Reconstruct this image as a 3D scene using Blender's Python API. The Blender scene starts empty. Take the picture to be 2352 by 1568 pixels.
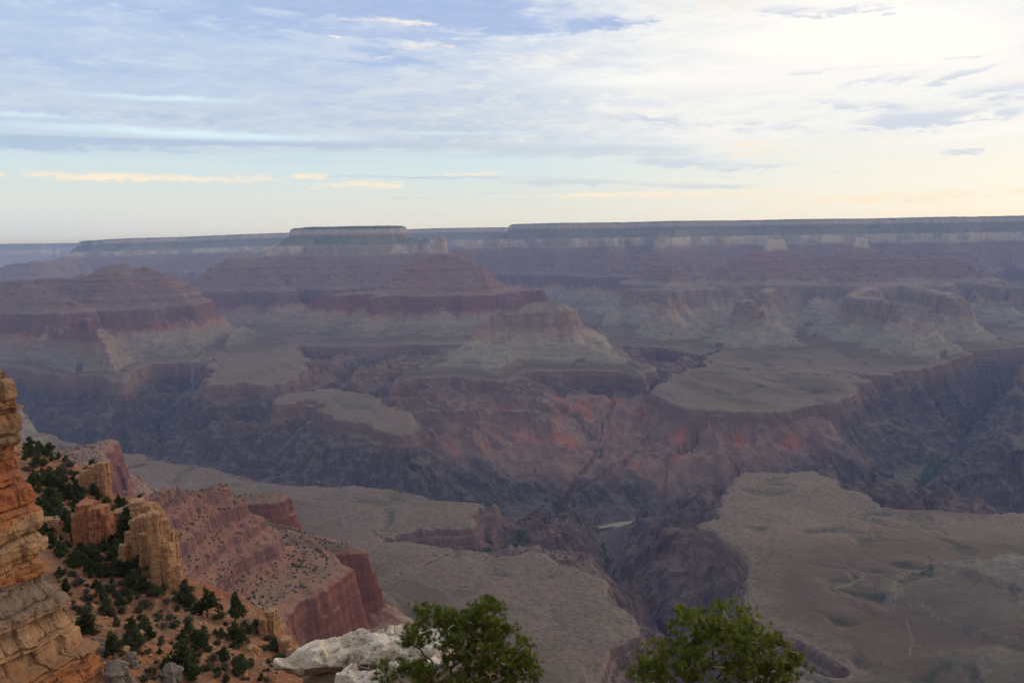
import bpy, math, random
import numpy as np
from mathutils import Matrix, Vector
random.seed(7)
RNG = np.random.default_rng(11)
D = bpy.data
scene = bpy.context.scene
COL = scene.collection

# ------------------------------------------------------------------ camera
# metres, the lens at the origin, z = elevation - 2164 m; y looks across the canyon
FOC, CX, CY = 1900.0, 1176.0, 784.0           # focal length and centre of a 2352 x 1568 frame
PITCH, ROLL = math.radians(7.08), math.atan(0.0145)
F_ = np.array([0, math.cos(PITCH), -math.sin(PITCH)])
r0 = np.array([1.0, 0, 0]); u0 = np.array([0, math.sin(PITCH), math.cos(PITCH)])
R_ = r0 * math.cos(ROLL) - u0 * math.sin(ROLL)
U_ = u0 * math.cos(ROLL) + r0 * math.sin(ROLL)
cam_d = D.cameras.new('camera'); cam = D.objects.new('camera', cam_d); COL.objects.link(cam)
cam_d.sensor_width = 36; cam_d.lens = 36 * FOC / 2352
cam_d.clip_start = 0.1; cam_d.clip_end = 300000
cam.matrix_world = Matrix(((R_[0], U_[0], -F_[0], 0), (R_[1], U_[1], -F_[1], 0), (R_[2], U_[2], -F_[2], 0), (0, 0, 0, 1)))
scene.camera = cam
scene.view_settings.view_transform = 'Standard'; scene.view_settings.look = 'None'
scene.view_settings.exposure = 0.0; scene.view_settings.gamma = 1.0
scene.render.engine = 'CYCLES'
scene.cycles.max_bounces = 4; scene.cycles.diffuse_bounces = 2; scene.cycles.volume_bounces = 0
scene.cycles.transparent_max_bounces = 4
scene.cycles.use_denoising = True

# ------------------------------------------------------------------ node helpers
class NT:
    def __init__(s, tree):
        s.t = tree; s.n = tree.nodes; s.l = tree.links
    def put(s, inp, v):
        if v is None: return
        if hasattr(v, 'is_output'): s.l.new(v, inp)
        elif isinstance(v, (tuple, list)) and len(v) == 3 and inp.type == 'RGBA': inp.default_value = (*v, 1)
        else: inp.default_value = v
    def m(s, op, a, b=None, c=None, clamp=False):
        n = s.n.new('ShaderNodeMath'); n.operation = op; n.use_clamp = clamp
        s.put(n.inputs[0], a); s.put(n.inputs[1], b); s.put(n.inputs[2], c)
        return n.outputs[0]
    def vm(s, op, a, b=None, scale=None):
        n = s.n.new('ShaderNodeVectorMath'); n.operation = op
        s.put(n.inputs[0], a); s.put(n.inputs[1], b)
        if scale is not None: s.put(n.inputs['Scale'], scale)
        return n.outputs[0]
    def mix(s, f, a, b, mode='MIX'):
        n = s.n.new('ShaderNodeMix'); n.data_type = 'RGBA'; n.blend_type = mode; n.clamp_factor = True
        s.put(n.inputs[0], f); s.put(n.inputs[6], a); s.put(n.inputs[7], b)
        return n.outputs[2]
    def noise(s, vec, scale, detail=4.0, rough=0.55, dist=0.0):
        n = s.n.new('ShaderNodeTexNoise'); s.put(n.inputs['Vector'], vec)
        n.inputs['Scale'].default_value = scale; n.inputs['Detail'].default_value = detail
        n.inputs['Roughness'].default_value = rough; n.inputs['Distortion'].default_value = dist
        return n.outputs['Fac']
    def vor(s, vec, scale, feature='F1'):
        n = s.n.new('ShaderNodeTexVoronoi'); n.feature = feature; s.put(n.inputs['Vector'], vec)
        n.inputs['Scale'].default_value = scale
        return n.outputs['Distance']
    def ramp(s, f, stops, interp='LINEAR'):
        n = s.n.new('ShaderNodeValToRGB'); s.put(n.inputs[0], f); cr = n.color_ramp; cr.interpolation = interp
        while len(cr.elements) < len(stops): cr.elements.new(0.5)
        for e, (p, c) in zip(cr.elements, stops):
            e.position = p; e.color = (*c, 1) if len(c) == 3 else c
        return n.outputs[0]
    def step(s, x, a, b):                      # smooth step from a to b
        n = s.n.new('ShaderNodeMapRange'); n.interpolation_type = 'SMOOTHSTEP'
        s.put(n.inputs[0], x); n.inputs[1].default_value = a; n.inputs[2].default_value = b
        return n.outputs[0]
    def attr(s, name):
        n = s.n.new('ShaderNodeAttribute'); n.attribute_name = name
        return n.outputs['Fac']
    def sep(s, v):
        n = s.n.new('ShaderNodeSeparateXYZ'); s.put(n.inputs[0], v); return n.outputs
    def comb(s, x, y, z):
        n = s.n.new('ShaderNodeCombineXYZ'); s.put(n.inputs[0], x); s.put(n.inputs[1], y); s.put(n.inputs[2], z); return n.outputs[0]

# ------------------------------------------------------------------ sky, sun
SUN_AZ, SUN_EL = math.radians(48), math.radians(14)     # low sun behind cloud, ahead and to the right
w = D.worlds.new('World'); scene.world = w; w.use_nodes = True
w.cycles.sampling_method = 'MANUAL'; w.cycles.sample_map_resolution = 512
def build_world():
    T = NT(w.node_tree); T.n.clear()
    sky = T.n.new('ShaderNodeTexSky'); sky.sky_type = 'NISHITA'; sky.sun_disc = False
    sky.sun_elevation = SUN_EL; sky.sun_rotation = SUN_AZ; sky.altitude = 2100; sky.air_density = 1.3; sky.dust_density = 2.0
    d = T.n.new('ShaderNodeTexCoord').outputs['Generated']
    x, y, z = T.sep(d)
    deg = 57.2958
    az = T.m('MULTIPLY', T.m('ARCTAN2', x, y), deg)
    el = T.m('MULTIPLY', T.m('ARCSINE', z), deg)
    # cloud fields in azimuth and elevation (degrees), drawn out along the horizon
    def nz(ka, ke, off, det=8, ro=.62, di=.7): return T.noise(T.comb(T.m('MULTIPLY', az, ka), T.m('MULTIPLY', el, ke), off), 1.0, det, ro, di)
    nA = nz(.10, .5, 3.1, 3, .6); nB = nz(.17, .95, 9.4, 4, .66, .6); nC = nz(.5, 1.9, 5.2, 4, .7, .4); nD = nz(.03, .9, 1.7, 2, .6, .2); nE = nz(1.3, 3.4, 8.8, 2, .6, 0)
    nBC = T.m('ADD', T.m('MULTIPLY', nB, .5), T.m('MULTIPLY', nC, .5))
    waz = T.m('ADD', az, T.m('MULTIPLY', T.m('SUBTRACT', nA, .5), 17)); wel = T.m('ADD', el, T.m('MULTIPLY', T.m('SUBTRACT', nBC, .5), 3.0))
    wel2 = T.m('ADD', el, T.m('MULTIPLY', T.m('SUBTRACT', nBC, .5), .8))
    def blob(a0, e0, sa, se, tilt=0.0, k=1.0, thin=False):
        da = T.m('SUBTRACT', waz, a0)
        de = T.m('SUBTRACT', T.m('SUBTRACT', wel2 if thin else wel, e0), T.m('MULTIPLY', da, tilt))
        q = T.m('ADD', T.m('POWER', T.m('ABSOLUTE', T.m('DIVIDE', da, sa)), 2.0), T.m('POWER', T.m('ABSOLUTE', T.m('DIVIDE', de, se)), 2.0))
        return T.m('MULTIPLY', T.m('POWER', 2.718, T.m('MULTIPLY', q, -1.0)), k)
    def acc(items):
        o = None
        for t in items: o = t if o is None else T.m('ADD', o, t)
        return o
    def ragged(b, n, amt, lo, hi):                    # a cloud mask with torn edges
        return T.step(T.m('ADD', b, T.m('MULTIPLY', T.m('SUBTRACT', n, .5), T.m('MULTIPLY', T.m('MINIMUM', T.m('MULTIPLY', b, 3.0), 1.0), amt))), lo, hi)
    # clear evening sky low down
    base = T.vm('SCALE', sky.outputs[0], None, 0.10)
    elr = T.m('DIVIDE', el, 20.0, clamp=True)
    veil = T.ramp(elr, [(0.0, (.80, .79, .80)), (.05, (.82, .82, .82)), (.10, (.80, .82, .80)), (.18, (.75, .825, .83)), (.25, (.69, .83, .89)), (.36, (.64, .80, .93)), (.6, (.5, .7, .92)), (1, (.42, .58, .90))])
    warm = T.step(az, -6, 26)
    veil = T.mix(T.m('MULTIPLY', warm, .8), veil, (.98, .93, .85))
    cold = T.m('MULTIPLY', T.step(az, -6, -34), T.step(el, 3.2, 0.2))
    veil = T.mix(T.m('MULTIPLY', cold, .6), veil, (.60, .70, .90))
    col = T.mix(.12, veil, base)
    # high cloud deck above five degrees, white towards the veiled sun
    deck = T.step(T.m('ADD', el, T.m('MULTIPLY', T.m('SUBTRACT', nD, .5), 3.0)), 5.0, 6.4)
    dl = T.mix(T.step(el, 6, 14), (.60, .685, .80), (.50, .615, .83))
    dc = T.mix(T.step(az, -22, -4), dl, T.mix(T.step(el, 6, 14), (.63, .70, .775), (.64, .72, .86)))
    dc = T.mix(T.step(az, -4, 15), dc, (.93, .925, .91))
    dc = T.mix(T.m('MULTIPLY', T.step(nBC, .46, .62), .5), dc, T.mix(T.step(az, -6, 16), (.44, .55, .80), (.72, .76, .83)))
    dc = T.mix(T.m('MULTIPLY', T.step(nBC, .50, .36), .55), dc, T.mix(T.step(az, -14, 8), (.66, .74, .86), (1.04, .98, .90)))
    col = T.mix(T.m('MULTIPLY', deck, .93), col, dc)
    # glow of the sun behind cloud, upper right
    glow = acc([blob(23, 11.6, 9, 2.6, .02, .95), blob(17, 12.5, 8, 1.3, .02, .5), blob(11, 10.2, 6, .55, -.03, .7), blob(29, 10.5, 6, 3.5, 0, .5), blob(4, 10.8, 6, .6, .03, .35), blob(30, 5.9, 5, .45, .03, .6)])
    col = T.mix(T.m('MULTIPLY', glow, T.m('ADD', .4, T.m('MULTIPLY', nC, .85)), clamp=True), col, (1.05, 1.02, .97))
    # clear gaps
    gap = acc([blob(-23.5, 8.9, 3.2, .16, 0, .8, True), blob(-21, 6.85, 7, .26, -.02, 1.0, True), blob(-29.5, 7.6, 4.5, .16, 0, .7, True), blob(-4, 7.1, 4, .12, 0, .5, True)])
    col = T.mix(T.m('MULTIPLY', gap, .9, clamp=True), col, (.74, .93, 1.0))
    # darker separate clouds
    big = acc([blob(-4.2, 14.7, 6.5, 1.15, -.02, 1.1), blob(-13, 15.2, 8, 1.1, 0, .75), blob(-16.5, 13.7, 4.5, .6, -.04, .7), blob(-29, 15.6, 5, 1.1, 0, .65), blob(-24.5, 13.9, 5, .6, -.03, .6), blob(-8.4, 12.1, 2.6, .42, -.05, .85), blob(1.5, 13.6, 3.5, .5, -.03, .7), blob(-6, 13, 6, .5, -.04, .6), blob(6.4, 13.9, 1.7, .42, -.03, .9), blob(9.4, 13.7, 1.1, .18, -.02, .8), blob(-29, 10.9, 9, .75, -.01, .55)])
    bm = ragged(big, nBC, 3.0, .12, .95)
    col = T.mix(T.m('MULTIPLY', bm, .92), col, T.mix(T.m('MULTIPLY', T.step(nC, .4, .62), .5), T.mix(T.step(el, 9, 13), (.47, .59, .81), (.39, .505, .78)), (.47, .59, .83)))
    pale = acc([blob(19.5, 13.7, 2.2, .42, -.09, .85), blob(22.5, 13.3, 1.6, .18, -.1, .6), blob(13.7, 4.75, 5.2, .45, -.035, 1.0), blob(7.9, 7.85, 2.0, .26, 0, .85), blob(25.9, 6.85, 4.2, .45, .01, 1.0), blob(22.6, 7.9, 2.2, .35, -.25, .6), blob(27.9, 9.1, 2.0, .35, .22, .8), blob(30.6, 8.1, 3.0, .5, .05, .75), blob(28.3, 4.75, 1.7, .17, -.06, .95), blob(24.5, 9.4, 2.2, .3, .1, .5), blob(26.5, 10.2, 2.5, .15, 0, .45), blob(20, 10.2, 3, .15, 0, .4), blob(14, 7.2, 5, .4, 0, .4)])
    pm = ragged(pale, nBC, 3.2, .1, 1.0)
    col = T.mix(T.m('MULTIPLY', pm, .85), col, (.65, .71, .82))
    low = acc([blob(-30, 5.95, 9, .42, .03, 1.0, True), blob(-17, 6.25, 13, .20, .005, .95, True), blob(-18, 8.0, 14, .45, 0, .5), blob(-2, 6.1, 10, .34, -.02, .75, True), blob(8, 5.6, 8, .5, -.03, .6), blob(-7, 4.22, 10, .085, -.012, .75, True), blob(4, 3.75, 6, .3, -.03, .7, True), blob(-6.8, 2.8, 4.2, .07, 0, .7, True), blob(-19.6, 5.7, 3, .10, -.01, .5, True), blob(2, 3.1, 9, .1, 0, .4, True), blob(12, 3.3, 6, .2, -.02, .4, True)])
    lm = ragged(low, nBC, 2.0, .15, .95)
    col = T.mix(T.m('MULTIPLY', lm, .85), col, T.mix(T.step(az, -24, 6), (.445, .575, .745), (.62, .69, .77)))
    # cream tops lit from the side
    cream = acc([blob(-24, 4.1, 5.2, .26, -.005, 1.05, True), blob(-15.8, 4.35, 2.2, .16, .03, .95, True), blob(-10.6, 3.68, 3.0, .27, 0, 1.05, True), blob(-33, 4.2, 1.6, .35, 0, .8, True), blob(7.5, 2.85, 5.8, .19, 0, 1.05, True), blob(15, 2.75, 4, .14, 0, .7, True), blob(24, 2.2, 12, .4, 0, .8, True), blob(-3.5, 4.35, 2.8, .12, 0, .7, True), blob(-8.3, 14.0, 1.7, .2, -.03, 1.0, True), blob(-12, 13.0, 1.2, .18, 0, .8, True), blob(-3, 12.6, 2.4, .25, -.03, .8, True), blob(2, 11.6, 4, .5, 0, .45), blob(18, 5.6, 4.5, .5, -.05, .6), blob(27, 4.2, 6, .3, 0, .5), blob(14, 14.5, 6, .8, .02, .5)])
    cm = ragged(cream, T.m('ADD', T.m('MULTIPLY', nC, .5), T.m('MULTIPLY', nE, .5)), 3.6, .1, 1.25)
    col = T.mix(T.m('MULTIPLY', cm, .92), col, T.mix(T.step(el, 5, 9), (1.04, .88, .68), (1.0, .91, .82)))
    # a cooler, bluer top right corner
    col = T.mix(T.m('MULTIPLY', T.m('MULTIPLY', T.step(az, 24, 33), T.step(el, 11, 15)), .6), col, (.86, .90, 1.02))
    # below the horizon: dim ground light
    col = T.mix(T.step(el, -0.2, -6), col, (.10, .085, .075))
    bg = T.n.new('ShaderNodeBackground'); T.put(bg.inputs[0], col); bg.inputs[1].default_value = 1.0
    out = T.n.new('ShaderNodeOutputWorld'); T.l.new(bg.outputs[0], out.inputs[0])
build_world()
sun_d = D.lights.new('sun', 'SUN'); sun = D.objects.new('sun', sun_d); COL.objects.link(sun)
sun_d.energy = 1.15; sun_d.angle = math.radians(12); sun_d.color = (1.0, .80, .60)
sdir = Vector((math.sin(SUN_AZ) * math.cos(SUN_EL), math.cos(SUN_AZ) * math.cos(SUN_EL), math.sin(SUN_EL)))
sun.rotation_euler = (-sdir).to_track_quat('-Z', 'Y').to_euler()

# ------------------------------------------------------------------ numeric noise
def _h(ix, iy, iz, seed):
    n = (ix.astype(np.uint32) * np.uint32(374761393) + iy.astype(np.uint32) * np.uint32(668265263)
         + iz.astype(np.uint32) * np.uint32(2147483647) + np.uint32((seed * 974711 + 12345) & 0xffffffff))
    n = (n ^ (n >> np.uint32(13))) * np.uint32(1274126177)
    n = n ^ (n >> np.uint32(16))
    return (n & np.uint32(0xffff)).astype(np.float32) / 32767.5 - 1.0
def vn2(x, y, seed=0):
    fx = np.floor(x); fy = np.floor(y)
    ix = fx.astype(np.int64); iy = fy.astype(np.int64)
    tx = (x - fx).astype(np.float32); ty = (y - fy).astype(np.float32)
    tx = tx * tx * tx * (tx * (tx * 6 - 15) + 10); ty = ty * ty * ty * (ty * (ty * 6 - 15) + 10)
    z = np.zeros(1, np.int64)
    a = _h(ix, iy, z, seed); b = _h(ix + 1, iy, z, seed); c = _h(ix, iy + 1, z, seed); d = _h(ix + 1, iy + 1, z, seed)
    return (a + (b - a) * tx) * (1 - ty) + (c + (d - c) * tx) * ty
def fbm2(x, y, wl, octv=4, seed=0, gain=.5):
    o = 0; a = 1.0; t = 0
    ca, sa = math.cos(.6), math.sin(.6)
    X, Y = x / wl, y / wl
    for k in range(octv):
        o = o + a * vn2(X + 17.3 * k, Y - 9.1 * k, seed + k); t += a; a *= gain
        X, Y = (X * ca - Y * sa) * 2.03, (X * sa + Y * ca) * 2.03
    return o / t
def ridged2(x, y, wl, octv=3, seed=0):
    o = 0; a = 1.0; t = 0; X, Y = x / wl, y / wl
    ca, sa = math.cos(.9), math.sin(.9)
    for k in range(octv):
        o = o + a * (1 - np.abs(vn2(X, Y, seed + k)) * 1.6); t += a; a *= .5
        X, Y = (X * ca - Y * sa) * 2.1 + 5.2, (X * sa + Y * ca) * 2.1
    return o / t
def vn3(x, y, z, seed=0):
    f = [np.floor(q) for q in (x, y, z)]
    i = [q.astype(np.int64) for q in f]
    t = [(q - g).astype(np.float32) for q, g in zip((x, y, z), f)]
    t = [q * q * (3 - 2 * q) for q in t]
    r = []
    for dz in (0, 1):
        a = _h(i[0], i[1], i[2] + dz, seed); b = _h(i[0] + 1, i[1], i[2] + dz, seed)
        c = _h(i[0], i[1] + 1, i[2] + dz, seed); d = _h(i[0] + 1, i[1] + 1, i[2] + dz, seed)
        r.append((a + (b - a) * t[0]) * (1 - t[1]) + (c + (d - c) * t[0]) * t[1])
    return r[0] + (r[1] - r[0]) * t[2]
def fbm3(x, y, z, wl, octv=3, seed=0, gain=.5):
    o = 0; a = 1.0; t = 0; s = 1.0 / wl
    for k in range(octv):
        o = o + a * vn3(x * s + 3.7 * k, y * s - 8.3 * k, z * s + 1.9 * k, seed + k); t += a; a *= gain; s *= 2.07
    return o / t
def sstep(a, b, x):
    t = np.clip((x - a) / (b - a), 0, 1); return t * t * (3 - 2 * t)

# ------------------------------------------------------------------ rock column
# level L of the rock column: 0 river, 1-2 Tapeats cliff, 2-3 Tonto slope, 4-5 Redwall cliff, 5-6 Supai ledges,
# 6-7 Hermit slope, 7-8 Coconino cliff, 8-9 Toroweap slope, 9-10 Kaibab cliff
LV = np.arange(11.0)
ZS = np.array([740, 1085, 1140, 1230, 1350, 1530, 1760, 1830, 1930, 2050, 2150.]) - 2164
ZN = np.array([750, 1190, 1250, 1340, 1445, 1625, 1900, 1990, 2090, 2200, 2300.]) - 2164
ZF = np.array([750, 1190, 1250, 1340, 1445, 1625, 1930, 2035, 2150, 2295, 2395.]) - 2164
SL = np.array([(0, 0), (40, .02), (596, 1), (603, 1.38), (614, 1.46), (621, 1.86), (634, 1.94), (640, 2), (900, 2.08), (1060, 2.2), (1160, 2.45), (1166, 2.6), (1290, 3.08), (1297, 3.25), (1385, 3.58), (1392, 3.74), (1450, 3.95), (1458, 4.05), (1536, 4.33), (1544, 4.52), (1550, 4.54), (1557, 4.72), (1563, 4.74), (1573, 4.94),
               (1600, 5.0), (1690, 5.08), (1760, 5.18), (1766, 5.26), (1830, 5.36), (1835, 5.41), (1890, 5.50), (1896, 5.58), (1950, 5.66), (1955, 5.71), (2010, 5.79), (2018, 5.88), (2110, 5.95), (2120, 6.0),
               (2320, 7.0), (2345, 8.0), (2470, 9.0), (2500, 9.85), (2560, 10), (6000, 10.1)])
def level_of(s): return np.interp(s, SL[:, 0], SL[:, 1])
def s_of(L): return float(np.interp(L, SL[:, 1], SL[:, 0]))
def elev(L, x, y):
    t1 = sstep(4200, 6200, y); t2 = sstep(9300, 12800, y)
    a = np.interp(L, LV, ZS); b = np.interp(L, LV, ZN); c = np.interp(L, LV, ZF)
    z = a + (b - a) * t1 + (c - b) * t2
    west = -np.clip(-(x + 1500) * .02, 0, 160) * sstep(11500, 15000, y) * np.clip((L - 5) / 3, 0, 1)
    # the lower beds rise gently round the flat-topped butte
    up = 25 * np.exp(-((x - 350) / 1300) ** 2 - ((y - 5500) / 900) ** 2) * np.clip(L, 0, 1) * np.clip((4 - L) / 1.5, 0, 1)
    up = up + 32 * np.exp(-((x - 280) / 500) ** 2 - ((y - 6180) / 400) ** 2) * np.clip(L - 4, 0, 1)
    up = up + 48 * np.exp(-((x + 708) / 420) ** 2 - ((y - 8800) / 420) ** 2) * np.clip((L - 5.4) / 1.2, 0, 1)      # the pyramid stands a little higher
    return z + west + up
def ray(X, Y): return F_ * FOC + R_ * (X - CX) - U_ * (Y - CY)
def US(X, Y, L):                      # the point of level L that the photograph shows at (X, Y)
    d = ray(X, Y); y = 4000.0; x = 0.0
    for _ in range(40):
        z = float(elev(L, np.array(x), np.array(y))); t = z / d[2]; y = .5 * y + .5 * t * d[1]; x = t * d[0]
    return (d[0] / d[1] * y, y)
def AD(X, Y, km):
    d = ray(X, Y); t = km * 1000 / d[1]; return (d[0] * t, d[1] * t)
HA, HBX, HBY = -62.1, -.307, -.19     # the near hillside: z = HA + HBX x + HBY y
def UH(X, Y):
    d = ray(X, Y); t = HA / (d[2] - HBX * d[0] - HBY * d[1]); return np.array([d[0] * t, d[1] * t, d[2] * t])

# ------------------------------------------------------------------ canyon terrain
RIDGES = []      # (region, [(x, y, s)...], rate)
POLYS = []       # (region, [(x, y)...], s at the edge, rate outward, rate inward, cap)
CANYONS = []     # ([(x, y, s)...], rate)
def ridge(reg, pts, rate=1.0): RIDGES.append((reg, [(p[0][0], p[0][1], p[1]) for p in pts], rate))
def poly(reg, pts, s, ro=1.0, ri=1.0, cap=1e9): POLYS.append((reg, pts, s, ro, ri, cap))
def canyon(pts, rate=1.2): CANYONS.append(([(p[0][0], p[0][1], p[1]) for p in pts], rate))

# far rims
poly('far_rim', [AD(1165, 517, 13.6), AD(1290, 515, 13.0), AD(1420, 512, 13.3), AD(1560, 510, 12.7), AD(1700, 508, 13.2), AD(1850, 506, 12.8), AD(2000, 505, 13.1),
                 AD(2150, 503, 12.5), AD(2250, 502, 12.9), AD(2400, 500, 12.3), AD(2700, 500, 12.0), AD(3300, 500, 14), AD(3000, 500, 45), AD(1300, 500, 45), AD(1215, 517, 17)], 2530, 1.25)
poly('far_rim', [AD(175, 556, 17.0), AD(300, 550, 16.3), AD(420, 546, 16.8), AD(560, 540, 16.2), AD(700, 536, 16.4), AD(930, 525, 17.2), AD(1160, 517, 17.0), AD(1250, 517, 20), AD(1200, 510, 45), AD(330, 540, 45), AD(250, 550, 22)], 2530, .95)
poly('far_rim', [AD(-500, 566, 27), AD(60, 562, 30), AD(260, 560, 32), AD(300, 560, 50), AD(-900, 560, 50)], 2530, .8)
ridge('far_rim', [(AD(1040, 548, 12.9), 2330), (AD(1160, 517, 13.6), 2480)], 1.3)
ridge('far_rim', [(AD(1400, 560, 11.9), 2345), (AD(1420, 512, 13.4), 2480)], 1.2)
ridge('far_rim', [(AD(1510, 550, 11.7), 2420), (AD(1560, 530, 12.4), 2520)], 1.2)
ridge('far_rim', [(AD(2180, 535, 11.9), 2420), (AD(2150, 520, 12.6), 2520)], 1.2)
ridge('far_rim', [(AD(1985, 550, 11.5), 2470), (AD(1985, 560, 11.6), 2440)], 2)
ridge('far_rim', [(AD(160, 575, 15.6), 2345), (AD(200, 556, 17.0), 2480)], 1.2)
ridge('far_rim', [(AD(20, 612, 14), 2080), (AD(80, 598, 13.9), 2150), (AD(160, 575, 15.6), 2300)], 1.1)
# big mesa
poly('broad_mesa', [AD(680, 535, 10.7), AD(770, 532, 10.5), AD(860, 530, 10.5), AD(925, 528, 10.6), AD(930, 528, 11.2), AD(800, 530, 11.5), AD(690, 535, 11.3)], 2530, 1.05)
ridge('broad_mesa', [(AD(930, 540, 10.6), 2480), (AD(990, 550, 10.5), 2430)], 1.2)
ridge('broad_mesa', [(AD(680, 545, 10.7), 2420), (AD(600, 560, 10.4), 2345), (AD(555, 572, 10.1), 2240)], 1.15)
ridge('broad_mesa', [(AD(532, 567, 10.0), 2350), (AD(545, 570, 10.05), 2320), (AD(600, 560, 10.4), 2345)], 1.4)
ridge('broad_mesa', [(AD(555, 572, 10.1), 2240), (AD(490, 600, 9.8), 2130), (AD(415, 632, 9.4), 1830)], 1.0)
ridge('broad_mesa', [(AD(600, 600, 10.0), 2150), (AD(640, 650, 9.2), 1680)], 1.1)
ridge('broad_mesa', [(AD(780, 600, 9.9), 2150), (AD(770, 650, 9.3), 1690)], 1.1)
ridge('broad_mesa', [(AD(560, 650, 9.4), 1700), (AD(480, 670, 9.2), 1640)], 1.1)
# pyramid butte
ridge('pyramid_butte', [(AD(1024, 560, 8.8), 2462), (AD(1027, 560, 8.83), 2462)], 2.4)
ridge('pyramid_butte', [(AD(1012, 572, 8.78), 2330), (AD(1036, 572, 8.78), 2330)], 1.3)
ridge('pyramid_butte', [(AD(990, 590, 8.75), 2290), (AD(1056, 590, 8.75), 2290)], 1.4)
ridge('pyramid_butte', [(AD(972, 605, 8.7), 2205), (AD(1076, 605, 8.7), 2205)], 1.1)
ridge('pyramid_butte', [(AD(930, 660, 8.45), 1800), (AD(1120, 655, 8.45), 1810)], 1.0)
ridge('pyramid_butte', [(AD(960, 675, 8.4), 1780), (AD(885, 680, 8.15), 1690), (AD(852, 690, 7.95), 1625)], 1.25)
ridge('pyramid_butte', [(AD(930, 670, 8.6), 1760), (AD(820, 680, 8.6), 1670), (AD(715, 705, 8.4), 1615)], 1.3)
ridge('pyramid_butte', [(AD(1030, 675, 8.3), 1740), (AD(1110, 680, 8.15), 1690), (AD(1195, 685, 8.15), 1640)], 1.25)
ridge('pyramid_butte', [(AD(1100, 660, 8.6), 1780), (AD(1190, 665, 8.7), 1720), (AD(1212, 668, 8.75), 1700), (AD(1255, 702, 8.7), 1590)], 1.4)
# flat-topped butte
FB = [US(1205, 716, 5.05), US(1250, 707, 5.1), US(1312, 708, 5.1), US(1328, 726, 5.0), US(1310, 722, 5.0), US(1255, 724, 5.0)]
ridge('flat_topped_butte', [(AD(1228, 710, 6.15), 1690), (AD(1262, 705, 6.22), 1730), (AD(1298, 706, 6.2), 1710)], .95)
ridge('flat_topped_butte', [(AD(1212, 712, 6.15), 1640), (AD(1180, 735, 6.1), 1592), (AD(1125, 745, 6.05), 1592), (AD(1098, 765, 6.0), 1566)], 1.05)
ridge('flat_topped_butte', [(AD(1180, 790, 5.9), 1400), (AD(1080, 820, 5.75), 1150), (AD(985, 850, 5.5), 760)], 1.1)
ridge('flat_topped_butte', [(AD(1310, 760, 6.1), 1500), (AD(1400, 800, 5.9), 1250), (AD(1480, 840, 5.75), 900)], 1.0)
poly('flat_topped_butte', [US(895, 885, 2), US(950, 866, 2), US(1060, 862, 2), US(1140, 872, 2), US(1200, 848, 2), US(1330, 848, 2), US(1420, 852, 2), US(1480, 868, 2), US(1500, 845, 2), US(1420, 800, 2), US(1000, 800, 2), US(960, 850, 2), US(905, 868, 2)], 640, 1.2, .9, 800)
# buttes on the right
ridge('white_capped_butte', [(AD(1760, 545, 10.5), 2480), (AD(1788, 545, 10.5), 2480)], 2.2)
ridge('white_capped_butte', [(AD(1695, 600, 10.3), 2190), (AD(1775, 575, 10.5), 2335), (AD(1850, 600, 10.3), 2190)], 1.35)
ridge('white_capped_butte', [(AD(1690, 612, 9.7), 2100), (AD(1800, 605, 9.9), 2150), (AD(1900, 605, 9.8), 2140), (AD(2090, 600, 9.6), 2130), (AD(2190, 640, 9.2), 1900)], 1.1)
ridge('white_capped_butte', [(AD(1690, 650, 9.2), 1810), (AD(1860, 650, 9.0), 1800), (AD(2010, 650, 8.8), 1790), (AD(2140, 660, 8.7), 1790)], 1.0)
ridge('white_capped_butte', [(AD(1500, 620, 9.9), 2050), (AD(1560, 625, 9.5), 1990), (AD(1540, 650, 8.9), 1720)], 1.1)
ridge('white_capped_butte', [(AD(1460, 668, 8.6), 1650), (AD(1560, 670, 8.5), 1690), (AD(1640, 670, 8.6), 1660)], 1.2)
ridge('white_capped_butte', [(AD(1560, 675, 8.2), 1640), (AD(1552, 680, 7.8), 1560), (AD(1547, 678, 7.45), 1650)], 1.25)
ridge('white_capped_butte', [(AD(1760, 675, 8.4), 1680), (AD(1742, 690, 7.6), 1550), (AD(1733, 690, 7.1), 1580), (AD(1728, 690, 6.9), 1660)], 1.2)
ridge('white_capped_butte', [(AD(1728, 760, 6.8), 1420), (AD(1735, 800, 6.2), 1100)], 1.0)
ridge('white_capped_butte', [(AD(2000, 660, 8.4), 1720), (AD(1960, 680, 7.4), 1660), (AD(2040, 690, 6.75), 1640), (AD(2105, 702, 6.3), 1632)], 1.3)
ridge('white_capped_butte', [(AD(2100, 670, 8.3), 1720), (AD(2170, 685, 7.2), 1650), (AD(2185, 700, 6.95), 1610)], 1.2)
ridge('white_capped_butte', [(AD(1975, 552, 10.9), 2440), (AD(1995, 552, 10.9), 2440)], 2.2)
ridge('white_capped_butte', [(AD(1930, 585, 10.7), 2200), (AD(1985, 575, 10.9), 2325), (AD(2045, 588, 10.7), 2200)], 1.3)
ridge('white_capped_butte', [(AD(2080, 600, 9.9), 2180), (AD(2180, 615, 9.6), 2120), (AD(2240, 640, 9.3), 1900)], 1.2)
ridge('white_capped_butte', [(AD(2220, 660, 9.0), 1740), (AD(2300, 665, 8.4), 1670), (AD(2345, 680, 8.1), 1620)], 1.2)
ridge('white_capped_butte', [(AD(2100, 790, 6.1), 1330), (AD(2140, 815, 5.7), 1080)], 1.0)
ridge('white_capped_butte', [(AD(2300, 790, 6.9), 1100), (AD(2330, 830, 6.2), 850)], 1.0)
ridge('far_rim', [(AD(2500, 600, 9.5), 2050), (AD(2420, 660, 8.3), 1680)], 1.1)
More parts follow.
